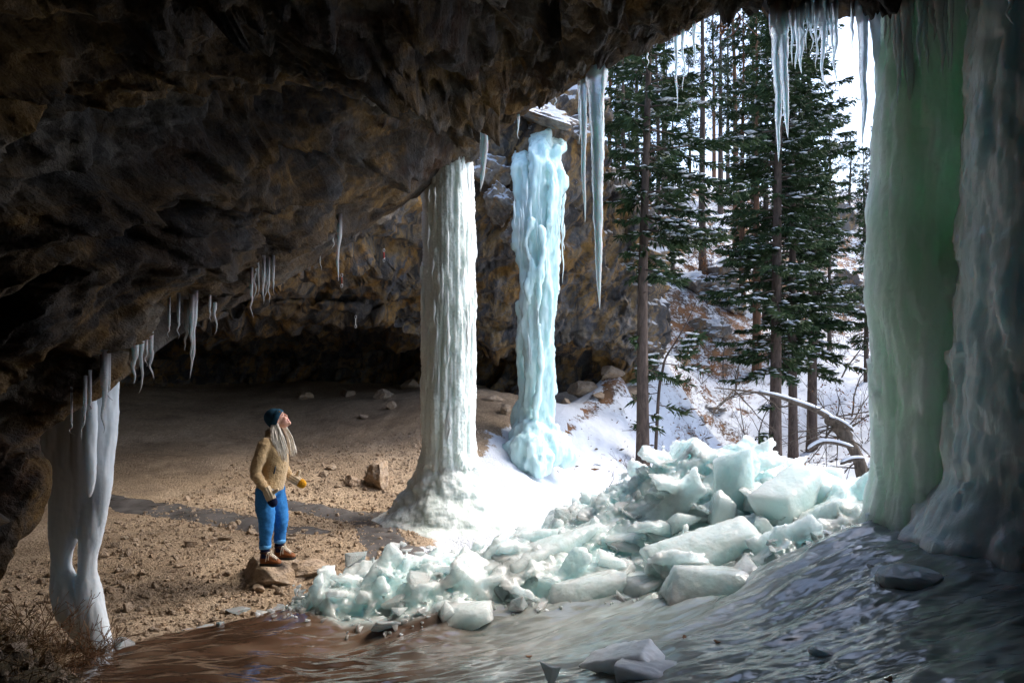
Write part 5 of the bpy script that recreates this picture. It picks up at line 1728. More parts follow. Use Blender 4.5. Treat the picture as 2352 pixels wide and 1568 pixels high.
NAMED = [('the long pale ice log', P(1620, 1262, 6.3)), ('the thick flat topped slab', P(1640, 1346, 5.8)), ('the upright ribbed fin', P(1686, 1120, 7.2)), ('the wide domed slab', P(1880, 1158, 7.0)), ('the fan shaped slab', P(1880, 1120, 7.6)), ('the tilted aqua plank', P(1250, 1280, 7.1)), ('the leftmost aqua plank', P(1090, 1330, 6.9)),
         ('the low white plank', P(1346, 1362, 6.35)), ('the upper edge aqua plank', P(1415, 1245, 7.6)), ('the triangular ice block', P(1408, 1300, 6.75)), ('the thin front edge plank', P(1058, 1412, 6.2)), ('the small flat white slab', P(920, 1291, 7.7)), ('the clear gravel edge lump', P(818, 1283, 7.5)), ('the tip of the rubble tongue', P(690, 1375, 6.9)), ('the round ice boulder', P(1560, 1205, 7.2)), ('the pale lump by the green column', P(1950, 1185, 6.4)), ('the mound top', P(1600, 1060, 8.2)), ('the left foot of the mound', P(1370, 1180, 8.5))]
seen = {}
for o, kd, s in sorted(CHS, key=lambda c: -c[2]):
    lo_ = np.array(o.location)
    j = int(np.argmin([np.hypot(*(lo_ - n_[1])[:2]) for n_ in NAMED]))
    dx_, dy_ = (lo_ - NAMED[j][1])[:2]
    dn = np.hypot(dx_, dy_)
    how = ('right of' if dx_ > 0 else 'left of') if abs(dx_) > abs(dy_) else ('behind' if dy_ > 0 else 'in front of')
    how = ('close ' if dn < .2 else ('just ' if dn < .4 else ('some way ' if dn < .6 else 'far '))) + how
    sz = 'big' if s > .15 else ('middling' if s > .10 else ('small' if s > .07 else 'tiny'))
    tilt = 'tipped ' if abs(o.rotation_euler[0]) > .4 else ''
    lb = f'{sz} {tilt}{kd} {how} {NAMED[j][0]}'
    tag(o, lb, 'ice chunk', 'ice chunks of the rubble')

# crushed ice between the chunks
V0, F0 = shard(990, (1, .8, .7), 10)
n = 2200
X = q.uniform(-2.7, 4.3, n * 2)
Y = q.uniform(5.8, 9.0, n * 2)
k_ = (rub_mask(X, Y) > 0) | ((np.abs(sdist(X, Y, RUB + RUB[:1])) < .12) & (q.random(n * 2) < .5))
X, Y = X[k_][:n], Y[k_][:n]
n = len(X)
Z = ice_z(X, Y)
sc = np.exp(q.normal(math.log(.020), .4, n))
ang = q.uniform(0, 6.28, n)
W_ = V0[None] * sc[:, None, None] * q.uniform(.6, 1.4, (n, 1, 3))
ca, sa_ = np.cos(ang)[:, None], np.sin(ang)[:, None]
W2_ = np.stack([W_[..., 0] * ca - W_[..., 1] * sa_, W_[..., 0] * sa_ + W_[..., 1] * ca, W_[..., 2]], -1) + np.column_stack([X, Y, Z + sc * .4])[:, None]
tag(link('crushed_ice', mesh('crushed_ice', W2_.reshape(-1, 3), (F0[None] + len(V0) * np.arange(n)[:, None, None]).reshape(-1, 3), M_CHUNK, False)), kind='stuff')

# small white lumps on the brown film beside the white column
q = np.random.default_rng(31)
for k in range(26):
    u, v = q.uniform(905, 1110), 0
    Y = q.uniform(8.1, 8.9)
    x = (u - 1176) / FPX * Y
    s = q.uniform(.018, .065)
    tag(link('ice_lump', CH[k % 8], None, (x, Y, float(surf_z(x, Y)) + s * .5), (0, 0, k), (s * 1.3, s, s)), 'small white ice lump scattered before the foot of the white column', 'ice lump', 'white ice lumps before the white column')
x, y = P(890, 1270, 8.4)[:2]
tag(link('stained_ice_lump', mesh('stained_ice_lump', *rock(961, 3, 5, .6, .9, .1, 3), ice_mat('stained_ice', (.62, .50, .38), .5, .05, .4)), None, (x, y, float(surf_z(x, y)) + .06), (0, .2, .4), (.10, .075, .07)), 'tan stained rounded ice lump by the gravel edge', 'ice lump')

# ------------------------------------------------------------------ stones on the cave floor
ST = [mesh('stone', *rock(800 + k, 2, 8, .4, .8, .18, 2.5), M_STONE) for k in range(8)]
pzz_ = P(629, 1291, 7.7)[2]
bigst = [(612, 1318, 7.75, (.44, .36, .22), 'broad pale rock the person stands on', 3, 5), (690, 1322, 7.9, (.34, .28, .13), 'crumbly flat rock right of the one being stood on', 5, 6), (876, 1102, 12.2, (.34, .3, .33), 'big angular brown boulder left of the white column', 4, 12), (806, 1112, 12.0, (.23, .18, .14), 'flat tan rock left of the big boulder', 4, 13), (762, 1082, 12.8, (.12, .1, .09), 'small rock behind the flat tan one', 4, 14), (745, 1100, 12.4, (.1, .1, .07), 'dark small stone left of the flat tan rock', 4, 15),
         (812, 1262, 8.3, (.14, .12, .10), 'pale sandy rock at the edge of the gravel by the ice', 4, 16), (1160, 955, 16.2, (.2, .18, .18), 'knobbly rock left of the blue column', 4, 17), (1130, 950, 17, (.3, .2, .12), 'rock ledge in the shade left of the blue column', 4, 18), (880, 910, 19, (.3, .25, .2), 'boulder in the shade of the rear cave', 4, 19), (800, 900, 20, (.35, .3, .2), 'low boulder in the rear cave', 4, 20), (700, 905, 20, (.3, .25, .16), 'dim boulder deep in the rear cave', 4, 21), (900, 935, 17.5, (.2, .15, .14), 'shaded rock behind the white column', 4, 22), (940, 880, 21, (.5, .4, .3), 'heap of broken rock under the cliff', 4, 23), (835, 960, 17, (.14, .12, .08), 'shaded flat stone on the bare slope', 4, 24),
         (1345, 880, 19.6, (.55, .4, .3), 'tan rock at the cliff foot, left of the path', 4, 25), (1405, 872, 19.8, (.6, .4, .3), 'broad tan rock at the cliff foot, above the path', 4, 26), (1452, 866, 20.0, (.5, .4, .32), 'rock at the right end of the cliff foot', 4, 27), (1300, 905, 18.8, (.3, .25, .15), 'small rock beside the blue column on the brown path', 4, 28), (1375, 900, 18.9, (.25, .2, .13), 'small stone on the brown path', 4, 29)]
for k, (u, v, Y, s, lb, sub_, sd__) in enumerate(bigst):
    x, y = P(u, v, Y)[:2]
    V, F = rock(640 + sd__, 4, 11, .38, .8, .22, 2.6)
    z = float(ground_z(x, y)) + s[2] * .25
    if k == 0:          # flat standing surface at the height of the boots
        z = .06
        tp = (pzz_ - z) / s[2]
        V[:, 2] = np.where(V[:, 2] > tp - .12, tp - .12 + (V[:, 2] - tp + .12) * .12, V[:, 2])
        V[:, 2] *= tp / V[:, 2].max() if V[:, 2].max() < tp else 1
        V[:, 2] += np.minimum(tp - V[:, 2].max(), 0)
    tag(link('rock', mesh('rock', V, F, M_STONE), None, (x, y, z), (0, 0, k * .8), s), lb, 'rock', 'larger rocks on the cave floor')
q = np.random.default_rng(51)


def cave_pts(n, ymin, ymax):
    X, Y = q.uniform(-5.5, 1.2, n * 4), ymin + (ymax - ymin) * q.random(n * 4) ** 1.3
    k_ = (sdist(X, Y, SNOWLINE) < -.3) & (np.abs(X / Y) < .8) & (ice_z(X, Y) < ground_z(X, Y) + .02)
    return X[k_][:n], Y[k_][:n]


X, Y = cave_pts(240, 6.2, 12)
Z = ground_z(X, Y)
for k in range(len(X)):
    s = float(np.exp(q.normal(math.log(.036), .4)))
    near = Y[k] < 9
    tag(link('stone', ST[k % 8], None, (X[k], Y[k], Z[k] + s * .25), (q.normal() * .3, q.normal() * .3, q.uniform(0, 6.28)), (s * 1.3, s, s * .7)),
        'loose tan stone on the open gravel around the person' if near else 'loose brown stone on the shaded gravel behind the person', 'stone', 'loose stones on the near gravel' if near else 'loose stones on the far gravel')
V0, F0 = ICO[1]
V0 = V0[:12]
F0 = ico(0)[1]
X, Y = cave_pts(9000, 6.0, 15)
n = len(X)
sc = np.exp(q.normal(math.log(.012), .45, n))
W_ = V0[None] * sc[:, None, None] * q.uniform(.55, 1.4, (n, 12, 1)) * q.uniform(.6, 1.3, (n, 1, 3))
W_ = W_ + np.column_stack([X, Y, ground_z(X, Y) + sc * .3])[:, None]
tag(link('gravel', mesh('gravel', W_.reshape(-1, 3), (F0[None] + 12 * np.arange(n)[:, None, None]).reshape(-1, 3), M_STONE, False)), kind='stuff')

# ------------------------------------------------------------------ dry grass, earth and litter in the left corner
q = np.random.default_rng(61)
M_DRY = needle_mat('dry_grass_straw', (.10, .06, .03), (.30, .19, .09))
M_MOSS = needle_mat('moss_earth', (.035, .032, .015), (.10, .085, .04))
# earth bank
bx2 = np.linspace(-4.2, -1.7, 60)
by2 = np.linspace(2.6, 6.2, 80)
BX, BY = np.meshgrid(bx2, by2)
top = .62 - .30 * np.clip((BY - 3.6) / 2.2, 0, 1) + .1
edge = -.88 * BY + 1.15                        # right limit of the bank in x
pb = np.stack([BX.ravel(), BY.ravel(), BX.ravel() * 0], 1)
fall = sstep(-.1, .5, edge.ravel() - BX.ravel() + .25 * fbm(pb * 2, 3)) * sstep(6.1, 5.4, BY.ravel())
BZ = surf_z(BX, BY).ravel() - .06 + fall * (.20 + .22 * sstep(-2.4, -3.4, BX.ravel())) + fall * (.10 * fbm(pb * 4, 4) + .05 * (.5 - worley(pb * 6)[0]))
m_ = Mat('earth_litter')
v_ = m_.coord(world=True)
n_ = m_.noise(v_, 16, 7, .7)
M_EARTH = m_.put(color=m_.ramp(m_.noise(v_, 9, 6, .7), [(.3, (.03, .022, .014)), (.5, (.085, .06, .032)), (.62, (.13, .10, .045)), (.75, (.19, .14, .09))]), rough=.95, normal=m_.bump(n_, 1, .05))
tag(link('earth_bank', mesh('earth_bank', np.column_stack([BX.ravel(), BY.ravel(), BZ]), gridF(80, 60), M_EARTH)), kind='structure')


def bank_z(x, y):
    i = np.clip(np.round((y - 2.6) / 3.6 * 79).astype(int), 0, 79)
    j = np.clip(np.round((x + 4.2) / 2.5 * 59).astype(int), 0, 59)
    return BZ.reshape(80, 60)[i, j]


n = 2600
X, Y = q.uniform(-4.0, -1.8, n * 3), q.uniform(2.8, 6.0, n * 3)
k_ = (X < -.88 * Y + 1.0 + .12 * q.normal(size=n * 3)) & (fbm(np.column_stack([X * 1.5, Y * 1.5, X * 0]), 3) > -.15)
X, Y = X[k_][:n], Y[k_][:n]
a = np.column_stack([X, Y, bank_z(X, Y)])
d_ = q.normal(size=(len(X), 3)) * .7 + (.5, -.1, .55)
d_ /= np.linalg.norm(d_, axis=1)[:, None]
L_q = q.uniform(.06, .26, (len(X), 1))
mid_ = a + d_ * L_q * .55
end = a + d_ * L_q + q.normal(size=(len(X), 3)) * .04 - (0, 0, .03)
V1, F1 = blades(a, mid_, np.full(len(X), .0028), q)
V2, F2 = blades(mid_, end, np.full(len(X), .0022), q)
V, F = cat([(V1, F1), (V2, F2)])
tag(link('dry_grass', mesh('dry_grass', V, F, M_DRY, False)), kind='stuff')
n = 1500
X, Y = q.uniform(-4.0, -1.8, n * 3), q.uniform(2.8, 6.0, n * 3)
k_ = (X < -.88 * Y + 1.1)
X, Y = X[k_][:n], Y[k_][:n]
sc = np.exp(q.normal(math.log(.012), .5, len(X)))
W_ = V0[None] * sc[:, None, None] * q.uniform(.55, 1.4, (len(X), 12, 1)) * q.uniform(.6, 1.3, (len(X), 1, 3)) + np.column_stack([X, Y, bank_z(X, Y) + sc * .3])[:, None]
tag(link('bank_debris', mesh('bank_debris', W_.reshape(-1, 3), (F0[None] + 12 * np.arange(len(X))[:, None, None]).reshape(-1, 3), M_STONE, False)), kind='stuff')
for k, (u, v, Y, L, lb) in enumerate(((170, 1400, 5.5, .45, 'dry thorny tuft in front of the milky column foot'), (205, 1420, 5.5, .35, 'dry twig tuft at the right of the milky column foot'), (140, 1370, 5.4, .4, 'dry brown tuft on the earth bank'), (60, 1420, 4.9, .4, 'dark dry tuft at the left picture edge'), (120, 1480, 4.8, .35, 'dry tuft low on the earth bank'))):
    x, y = P(u, v, Y)[:2]
    shrub('dry_tuft', 480 + k, (x, y, float(bank_z(np.array([x]), np.array([y]))[0])), lb, 'plant', 'dry tufts on the earth bank', L, 9, 2, (.3, -.1, .7), .6, 0, .0035, plain('dry_twig', (.17, .09, .045), .8) if k == 0 else bpy.data.materials['dry_twig'], .6)
# leaves and dirt specks on the ice
for k, (u, v, lb) in enumerate(((1215, 1508, 'reddish leaf frozen on the brown ice'), (1572, 1460, 'brown leaf on the ice behind the foreground slab'), (1648, 1476, 'dark leaf on the ice below the thick slab'), (2040, 1563, 'dark leaf at the bottom of the dark ice'))):
    Y = 4.4
    for _ in range(12):
        x = (u - 1176) / FPX * Y
        z = float(surf_z(x, Y))
        Y = Y + ((CZ - z) / ((v - 784) / FPX) - Y) * .6
    x = (u - 1176) / FPX * Y
    V, F = ICO[1]
    V = V * (.026, .016, .004) * (1 + .4 * fbm(V * 2 + k, 2)[:, None])
    V[:, 2] += .5 * V[:, 0] ** 2 / .03
    tag(link('fallen_leaf', mesh('fallen_leaf', V, F, M_LEAF), None, (x, Y, float(surf_z(x, Y)) + .006), (0, 0, k * 1.2)), lb, 'leaf', 'fallen leaves on the ice')

# climbing draws hanging from bolts in the back wall
M_STEEL = plain('steel', (.55, .55, .57), .3, 10, .1, .6)
M_STEEL.node_tree.nodes['Principled BSDF'].inputs['Metallic'].default_value = 1


def ring(w_, h, r_):
    a = np.linspace(0, 2 * np.pi, 17)[:-1]
    c = np.column_stack([np.cos(a) * w_, a * 0, np.sin(a) * h])
    V, F = tube(np.concatenate([c, c[:2]]), r_, 6, cap=False)
    return V, F


def quickdraw(u, v, Y, col_, label):
    o = thing('quickdraw', label, 'climbing gear', P(u, v, Y), 0, 'climbing draws on the back wall')
    o.scale = (.5, .5, .5)
    for dz in (0, -.36):
        V, F = ring(.035, .065, .008)
        link('carabiner', mesh('carabiner', V + (0, 0, dz), F, M_STEEL), o)
    V, F = tube(np.array([(0, 0, -.05), (0, 0, -.18), (0, 0, -.31)]), [(.014, .006)] * 3, 8)
    link('sling', mesh('sling', V, F, plain('sling_' + str(int(u)), col_, .8)), o)


quickdraw(817, 728, 13.2, (.55, .55, .5), 'grey climbing draw hanging from the rear ceiling')
quickdraw(882, 575, 12.6, (.45, .04, .03), 'red climbing draw on the sunlit rock')
quickdraw(785, 632, 11.6, (.4, .08, .04), 'dull red climbing draw beside the long icicle')

# ------------------------------------------------------------------ the person on the rock
pxx, pyy, pzz = P(629, 1291, 7.7)
per = thing('person', 'person in tan fleece jacket, blue jeans and dark beanie looking up from a rock', 'person', (pxx, pyy, pzz))


def cloth(name, col, rough=.9, scale=40, bump=.6, bdist=.008, var=.2, sheen=.0):
    m = Mat(name)
    v = m.coord()
    n = m.noise(v, scale, 5, .7)
    n2 = m.noise(v, 5, 3, .5)
    c = m.mix(1.0, col, m.ramp(m.math('ADD', m.math('MULTIPLY', n, .6), m.math('MULTIPLY', n2, .4)), [(.3, 1 - var), (.7, 1 + var)]), 'MULTIPLY')
    return m.put(color=c, rough=rough, spec=.2, sheen=sheen, normal=m.bump(n, bump, bdist))


M_SKIN = plain('skin', (.66, .36, .27), .5, 14, .08, .4, .15, .1, .002)
M_FLEECE = cloth('tan_fleece', (.50, .34, .175), 1.0, 70, 1.0, .012, .25, .4)
M_JEANS = cloth('blue_denim', (.035, .19, .48), .9, 60, .3, .003, .35)
M_HEM = cloth('light_denim', (.12, .36, .68), .9, 60, .3, .003, .2)
M_BEANIE = cloth('teal_knit', (.012, .050, .085), .95, 50, .7, .006, .3)
M_NAVY = cloth('navy_knit', (.006, .012, .045), .95, 60, .6, .005, .3)
M_CREAM = cloth('cream_knit', (.56, .45, .31), .95, 55, .8, .007, .2)
M_MUSTARD = cloth('mustard_knit', (.62, .29, .02), .95, 50, .8, .008, .25)
M_BOOT = cloth('brown_leather', (.19, .062, .018), .5, 18, .3, .004, .35)
M_SOLE = plain('dark_rubber', (.02, .018, .016), .8)
M_LACE = plain('cream_lace', (.70, .62, .50), .8)
M_HAIR = plain('ash_blonde_hair', (.86, .79, .69), .45, 30, .25, .4)


def ell(c, r_, sub_=3, ax=None):
    V, F = ICO[sub_]
    V = V * np.asarray(r_)
    if ax is not None:
        V = V @ np.asarray(ax)
    return V + np.asarray(c), F


fv = np.array([.79, 0, .61])          # where the face points
tv = np.array([-.61, 0, .79])
yv = np.array([0, 1, 0])
HC = np.array([.050, 0, 1.612])
AXH = np.array([fv, yv, tv])


def hd(a, b, c):
    return HC + fv * a + yv * b + tv * c


def seg(*rows):
    a = crv(np.array(rows, float), 6 * len(rows))
    return a


def cap_tube(rows, n=14, flat=1.0, up=None):
    a = seg(*rows)
    return tube(a[:, :3], a[:, 3:5] if a.shape[1] > 4 else a[:, 3], n, flat=flat, up=up)


sh = .93
near_arm = [(-.05, -.150, 1.36, .064), (-.095, -.195, 1.20, .060), (-.128, -.215, 1.05, .055), (-.07, -.222, .95, .047), (.0, -.225, .872, .040)]
far_arm = [(-.01, .150, 1.36, .064), (.0, .195, 1.20, .060), (.02, .215, 1.08, .055), (.075, .20, .99, .047), (.135, .185, .925, .040)]
near_leg = [(-.055, -.095, .86, .10), (-.06, -.10, .66, .092), (-.045, -.10, .48, .074), (-.06, -.10, .30, .056), (-.062, -.10, .10, .046)]
far_leg = [(-.03, .10, .86, .10), (.0, .11, .66, .09), (.038, .115, .48, .072), (.03, .12, .30, .056), (.02, .12, .10, .046)]


def shrink(rows, k):
    return [(*r_[:3], r_[3] * k) for r_ in rows]


def hand(w, d, s):
    """Palm, four bent fingers of unequal length and a thumb from the side of the palm."""
    w, d = np.array(w), np.array(d, float)
    d /= np.linalg.norm(d)
    lat = np.array([1, 0, .55]) if s < 0 else np.array([.4, 0, 1])
    lat = lat - d * (lat @ d)
    lat /= np.linalg.norm(lat)
    out_ = [tube(np.array([w - d * .02, w + d * .05, w + d * .09]), [(.030, .018), (.040, .017), (.038, .014)], 10, up=lat)]
    inn = np.cross(d, lat) * s
    for j, (o_, L) in enumerate(((.028, .070), (.010, .080), (-.010, .075), (-.028, .058))):
        b = w + d * .085 + lat * o_
        out_.append(tube(np.array([b - d * .02, b + d * L * .45, b + d * L * .8 + inn * .012, b + d * L + inn * .026]), [.0095, .009, .0085, .006], 7))
    b = w + d * .03 + lat * .030
    out_.append(tube(np.array([b - lat * .015, b + lat * .02 + d * .02, b + lat * .035 + d * .045]), [.012, .011, .008], 7))
    return out_


body = [ell(hd(-.005, 0, .015), (.092, .074, .098), 3, AXH), ell(hd(.030, 0, -.058), (.060, .054, .070), 3, AXH), ell(hd(.072, 0, -.112), (.021, .023, .018), 2, AXH),
        ell(hd(.062, .022, -.040), (.03, .022, .03), 2, AXH), ell(hd(.062, -.022, -.040), (.03, .022, .03), 2, AXH),
        tube(np.array([hd(.082, 0, .020), hd(.094, 0, -.006), hd(.103, 0, -.028), hd(.094, 0, -.036)]), [.008, .010, .012, .009], 8),
        ell(hd(.086, 0, -.062), (.012, .020, .008), 2, AXH), ell(hd(.082, 0, -.090), (.014, .018, .009), 2, AXH), ell(hd(.078, 0, .040), (.014, .045, .012), 2, AXH),
        ell(hd(0, .074, -.01), (.018, .010, .030), 2, AXH), ell(hd(0, -.074, -.01), (.018, .010, .030), 2, AXH),
        cap_tube([(-.035, 0, 1.38, .062), (.0, 0, 1.46, .055), (.035, 0, 1.55, .054)]),
        cap_tube([(-.04, 0, .80, .12, .14), (-.03, 0, 1.0, .11, .12), (-.0, 0, 1.2, .115, .13), (-.01, 0, 1.36, .085, .13), (-.03, 0, 1.43, .05, .07)], 16, up=(1, 0, 0)),
        cap_tube(shrink(near_arm, .72)), cap_tube(shrink(far_arm, .72)), cap_tube(shrink(near_leg, .85)), cap_tube(shrink(far_leg, .85)),
        tube(np.array([(-.085, -.10, .06), (.0, -.10, .045), (.10, -.105, .035)]), [(.035, .04), (.035, .04), (.025, .035)], 8), tube(np.array([(.0, .12, .06), (.08, .12, .045), (.17, .115, .035)]), [(.035, .04), (.035, .04), (.025, .035)], 8)]
body += hand((.005, -.226, .865), (.42, 0, -.9), -1) + hand((.135, .187, .925), (.80, 0, -.55), 1)
V, F, Nn = organic(body, .0075, 3)
link('body', mesh('body', V, F, M_SKIN), per)
for s in (-1, 1):
    link('eye', mesh('eye', *ell(hd(.082, s * .030, .010), (.008, .013, .006), 2, AXH), plain('eye_dark', (.03, .02, .02), .2)), per)
    link('eyebrow', mesh('eyebrow', *tube(np.array([hd(.088, s * .014, .026), hd(.088, s * .03, .032), hd(.074, s * .046, .026)]), .004, 6), plain('brow_brown', (.12, .06, .035), .8)), per)
mo = link('lips', mesh('lips', *cat([tube(np.array([hd(.068, -.030, -.064), hd(.092, -.014, -.066), hd(.097, 0, -.066), hd(.092, .014, -.066), hd(.068, .030, -.064)]), .0045, 6), tube(np.array([hd(.068, -.030, -.066), hd(.088, -.014, -.084), hd(.092, 0, -.087), hd(.088, .014, -.084), hd(.068, .030, -.066)]), .005, 6)]), plain('lip_red', (.50, .10, .09), .4)), per)
link('teeth', mesh('teeth', *tube(np.array([hd(.074, -.024, -.068), hd(.090, 0, -.076), hd(.074, .024, -.068)]), .006, 6), plain('tooth_white', (.8, .78, .72), .3)), per)

# fleece jacket
torso = cap_tube([(-.040, 0, .835, .150, .165), (-.036, 0, .90, .155, .172), (-.008, 0, 1.02, .148, .165), (.015, 0, 1.17, .146, .170), (.0, 0, 1.31, .120, .172), (-.025, 0, 1.40, .078, .128), (-.025, 0, 1.455, .066, .075), (-.015, 0, 1.475, .062, .066)], 22, up=(1, 0, 0))


def sleeve(rows, grow, amp):
    a = crv(np.array(rows, float), 44)
    t = np.linspace(0, 1, 44)
    r_ = a[:, 3] * grow * (1 + amp * np.sin(t * 38 + 2 * np.sin(t * 9)) * sstep(.35, .55, t) * sstep(1.05, .9, t))
    r_[-1] *= .8
    return tube(a[:, :3], r_, 14)


V, F, Nn = organic([torso, sleeve(near_arm, 1.16, .10), sleeve(far_arm, 1.14, .08), ell((-.045, -.145, 1.37), (.068, .062, .064)), ell((-.01, .145, 1.37), (.068, .062, .064))], .011, 4)
q = np.random.default_rng(3)
V = V + Nn * (.006 * fbm(V * 32, 3) + .010 * fbm(V * (7, 7, 11), 2) + .004 * fbm(V * 75, 2))[:, None]
jk = link('jacket', mesh('jacket', V, F, M_FLEECE), per)
link('pocket_zip', mesh('pocket_zip', *tube(np.array([(.07, -.150, 1.11), (.063, -.160, 1.06), (.057, -.163, 1.03)]), [(.007, .004)] * 3, 6), M_BEANIE), jk)
link('hem_band', mesh('hem_band', *tube(np.array([(-.045, 0, .822), (-.045, 0, .85)]), [(.146, .162), (.151, .167)], 24, up=(1, 0, 0)), M_FLEECE), jk)

# jeans
jn = []
for rows in (near_leg, far_leg):
    a = crv(np.array(rows, float), 40)
    keep_ = a[:, 2] > .20
    a = a[keep_]
    t = np.linspace(0, 1, len(a))
    r_ = a[:, 3] * 1.08 * (1 + .035 * np.sin(t * 30 + 3 * np.sin(t * 5)) * sstep(.35, .6, t)) + .006
    jn.append(tube(a[:, :3], r_, 16))
jn.append(ell((-.042, 0, .84), (.138, .152, .10)))
V, F, Nn = organic(jn, .010, 3)
V = V + Nn * (.010 * fbm(V * (8, 8, 7), 3) + .006 * ridged(V * (7, 7, 16), 2))[:, None]
je = link('jeans', mesh('jeans', V, F, M_JEANS), per)
for rows in (near_leg, far_leg):
    a = crv(np.array(rows, float), 40)
    c = np.array([np.interp(z, a[::-1, 2], a[::-1, k]) for z in (.235, .20) for k in range(2)]).reshape(2, 2)
    link('rolled_cuff', mesh('rolled_cuff', *tube(np.array([(c[0, 0], c[0, 1], .237), (c[0, 0], c[0, 1], .215), (c[1, 0], c[1, 1], .192)]), [.062, .066, .064], 18), M_HEM), je)

# beanie: crown, turned-up brim and a small patch
bd = np.array([.45, 0, .89])
hn = np.array([-.955, 0, .295])
hn = hn / np.linalg.norm(hn)
bc = np.array([.066, 0, 1.607])
hp = bc + np.outer([-.005, .03, .06, .09, .12, .15, .172, .184], hn) + np.outer([0, 0, 0, -.002, -.006, -.012, -.018, -.02], (0, 0, 1))
V, F = tube(hp, [(.104, .088), (.110, .093), (.112, .094), (.108, .091), (.096, .082), (.074, .064), (.045, .04), (.015, .015)], 22, up=bd)
V = V + .004 * fbm(V * 22, 2)[:, None] * (V - V.mean(0)) / .1
bn = link('beanie', mesh('beanie', V, F, M_BEANIE), per)
V, F = tube(bc + np.outer([-.008, .0, .03, .055, .06], hn), [(.104, .088), (.112, .096), (.118, .101), (.116, .099), (.108, .092)], 22, up=bd, cap=False)
link('turned_brim', mesh('turned_brim', V, F, M_BEANIE), bn)
pt = bc + hn * .028 + bd * .098 + np.array([0, -.062, 0])
V, F = ico(1)
V = V * (.016, .006, .011)
link('brim_patch', mesh('brim_patch', V + pt + (.006, -.012, .004), F, plain('patch_grey', (.16, .17, .16), .7)), bn)
link('patch_emblem', mesh('patch_emblem', V * (.55, .5, .5) + pt + (.006, -.016, .005), F, plain('patch_orange', (.55, .22, .05), .7)), bn)

# long straight hair in front of both shoulders
q = np.random.default_rng(9)
hs_ = []
for k in range(150):
    f = q.random()
    if k < 95:
        a = np.array([.0 + .055 * f, -.086 + .022 * f, 1.55 + .045 * f])
        e = np.array([.075 + .105 * f + q.normal() * .008, -.135 + .07 * f, 1.23 + q.uniform(-.05, .07) - .05 * f])
        m = (a + e) / 2 + np.array([-.012 + .030 * f, -.035, .01])
    else:
        a = np.array([.055 + .04 * f, .066, 1.56])
        e = np.array([.165 + .065 * f + q.normal() * .006, .04 + .04 * f, 1.205 + q.uniform(-.02, .05)])
        m = (a + e) / 2 + np.array([.016, .012, .01])
    c = crv(np.array([a, a * .7 + m * .3 + q.normal(size=3) * .004, m + q.normal(size=3) * .005, e * .7 + m * .3 + q.normal(size=3) * .005, e]), 14)
    hs_.append(tube(c, np.linspace(.0075, .002, 14) * q.uniform(.5, 1.2), 5))
link('hair', mesh('hair', *cat(hs_), M_HAIR), per)

# mittens with turned caps
def mitten(w, d, capm, s):
    w, d = np.array(w, float), np.array(d, float)
    d /= np.linalg.norm(d)
    lat = np.array([1, 0, .45]) if s < 0 else np.array([.5, 0, 1.0])
    lat = lat - d * (lat @ d)
    lat /= np.linalg.norm(lat)
    shell = [tube(w + np.outer([-.035, .0, .05, .10, .125], d), [(.044, .040), (.047, .040), (.054, .038), (.055, .036), (.050, .032)], 14, up=lat),
             tube(np.array([w + d * .045 + lat * .03, w + d * .055 + lat * .062, w + d * .050 + lat * .10, w + d * .045 + lat * .118]), [.021, .019, .017, .012], 10)]
    V, F, Nn = organic(shell, .008, 2)
    r_ = np.arctan2((V - w) @ np.cross(d, lat), (V - w) @ lat)
    V = V + Nn * (.0035 * np.cos(r_ * 9) + .002 * fbm(V * 60, 2))[:, None]
    o = link('mitten', mesh('mitten', V, F, M_CREAM), per)
    V, F, Nn = organic([tube(w + np.outer([.112, .13, .165, .195, .205], d), [(.050, .034), (.056, .039), (.052, .037), (.034, .026), (.012, .01)], 14, up=lat)], .008, 2)
    link('mitten_cap', mesh('mitten_cap', V + Nn * (.003 * fbm(V * 60, 2))[:, None], F, capm), o)


mitten((.005, -.228, .868), (.42, 0, -.9), M_NAVY, -1)
mitten((.130, .187, .928), (.83, 0, -.52), M_MUSTARD, 1)

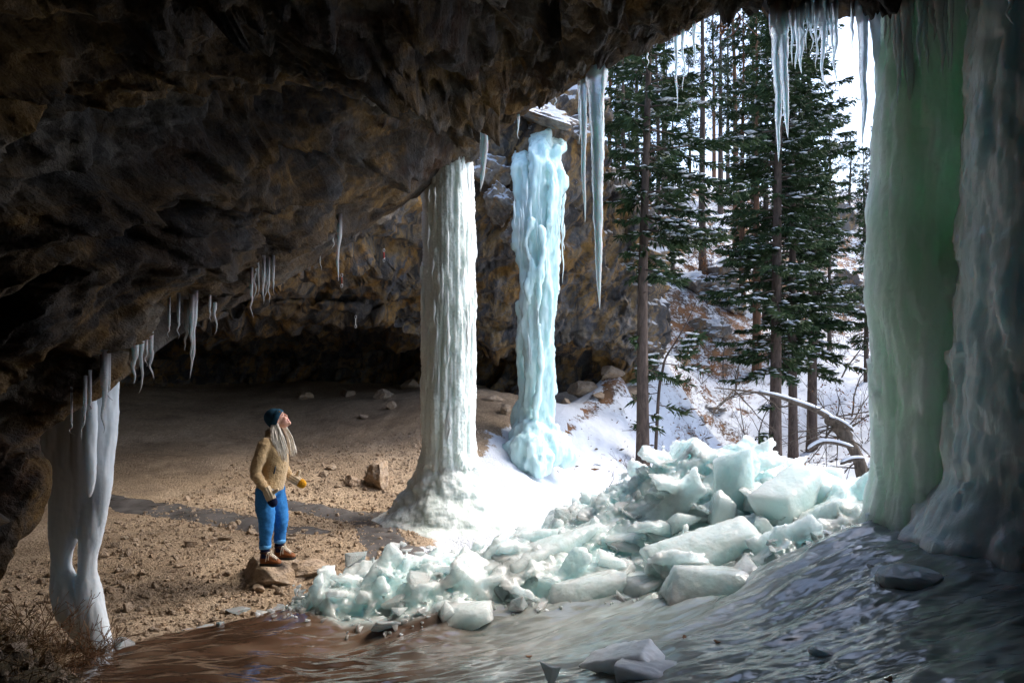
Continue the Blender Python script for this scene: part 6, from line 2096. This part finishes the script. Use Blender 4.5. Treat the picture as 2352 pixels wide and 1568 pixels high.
# socks and laced boots
for (ox, oy, rows) in ((-.062, -.10, near_leg), (.020, .12, far_leg)):
    link('sock', mesh('sock', *tube(np.array([(ox, oy, .09), (ox, oy, .15), (ox, oy, .215)]), [.05, .049, .051], 14), M_NAVY), per)
    yaw = -.05 if oy < 0 else .02
    up_ = [tube(np.array([(-.005, 0, .035), (-.006, 0, .08), (0, 0, .125), (.003, 0, .148)]), [(.055, .046), (.054, .046), (.053, .048), (.056, .050)], 14, up=(1, 0, 0)),
           tube(np.array([(-.05, 0, .045), (.0, 0, .055), (.06, 0, .058), (.11, 0, .047), (.155, 0, .038), (.182, 0, .034)]), [(.036, .036), (.048, .046), (.044, .046), (.036, .048), (.030, .044), (.012, .025)], 14, up=(0, 0, 1))]
    V, F, Nn = organic(up_, .0075, 3)
    bt = link('boot', mesh('boot', V, F, M_BOOT), per, (ox, oy, 0), (0, 0, yaw))
    a = np.array([(-.058, 0), (-.05, -.034), (.0, -.042), (.06, -.044), (.12, -.050), (.165, -.042), (.19, 0), (.165, .042), (.12, .050), (.06, .044), (.0, .042), (-.05, .034)])
    V = np.concatenate([np.column_stack([a * s_, np.full(12, z)]) for z, s_ in ((.0, .97), (.008, 1.0), (.024, 1.02), (.03, .96))] + [np.array([(.06, 0, 0), (.06, 0, .03)])])
    i = np.arange(12)
    F = [gridF(4, 12, True), np.concatenate([np.stack([np.full(12, 48), (i + 1) % 12, i], 1), np.stack([np.full(12, 49), 36 + i, 36 + (i + 1) % 12], 1)])]
    link('sole', mesh('sole', V, F, M_SOLE), bt)
    link('collar', mesh('collar', *tube(np.array([(.003, 0, .140), (.003, 0, .152), (.003, 0, .160)]), [(.058, .052), (.061, .055), (.056, .050)], 14, up=(1, 0, 0)), plain('dark_collar', (.05, .02, .012), .8)), bt)
    lc = []
    for j in range(6):
        t = j / 5
        x0, z0 = .052 + .075 * t, .140 - .058 * t
        sgn = 1 if j % 2 else -1
        lc.append(tube(np.array([(x0 - .006, -.030 * sgn, z0 - .008), (x0 + .004, 0, z0 + .012), (x0 + .012, .030 * sgn, z0 - .014)]), .0038, 6))
        lc.append(tube(np.array([(x0 - .006, .030 * sgn, z0 - .008), (x0 + .004, 0, z0 + .014), (x0 + .012, -.030 * sgn, z0 - .014)]), .0038, 6))
    for e in ((.03, -.062, .06), (.06, -.060, .075), (.055, .055, .07)):
        lc.append(tube(crv(np.array([(.060, 0, .150), ((.06 + e[0]) / 2, e[1] * .8, .15), e]), 9), .0036, 6))
    lc.append(tube(crv(np.array([(.060, 0, .150), (.085, -.04, .165), (.10, -.05, .14), (.062, -.005, .150)]), 12), .0036, 6))
    link('laces', mesh('laces', *cat(lc), M_LACE), bt)
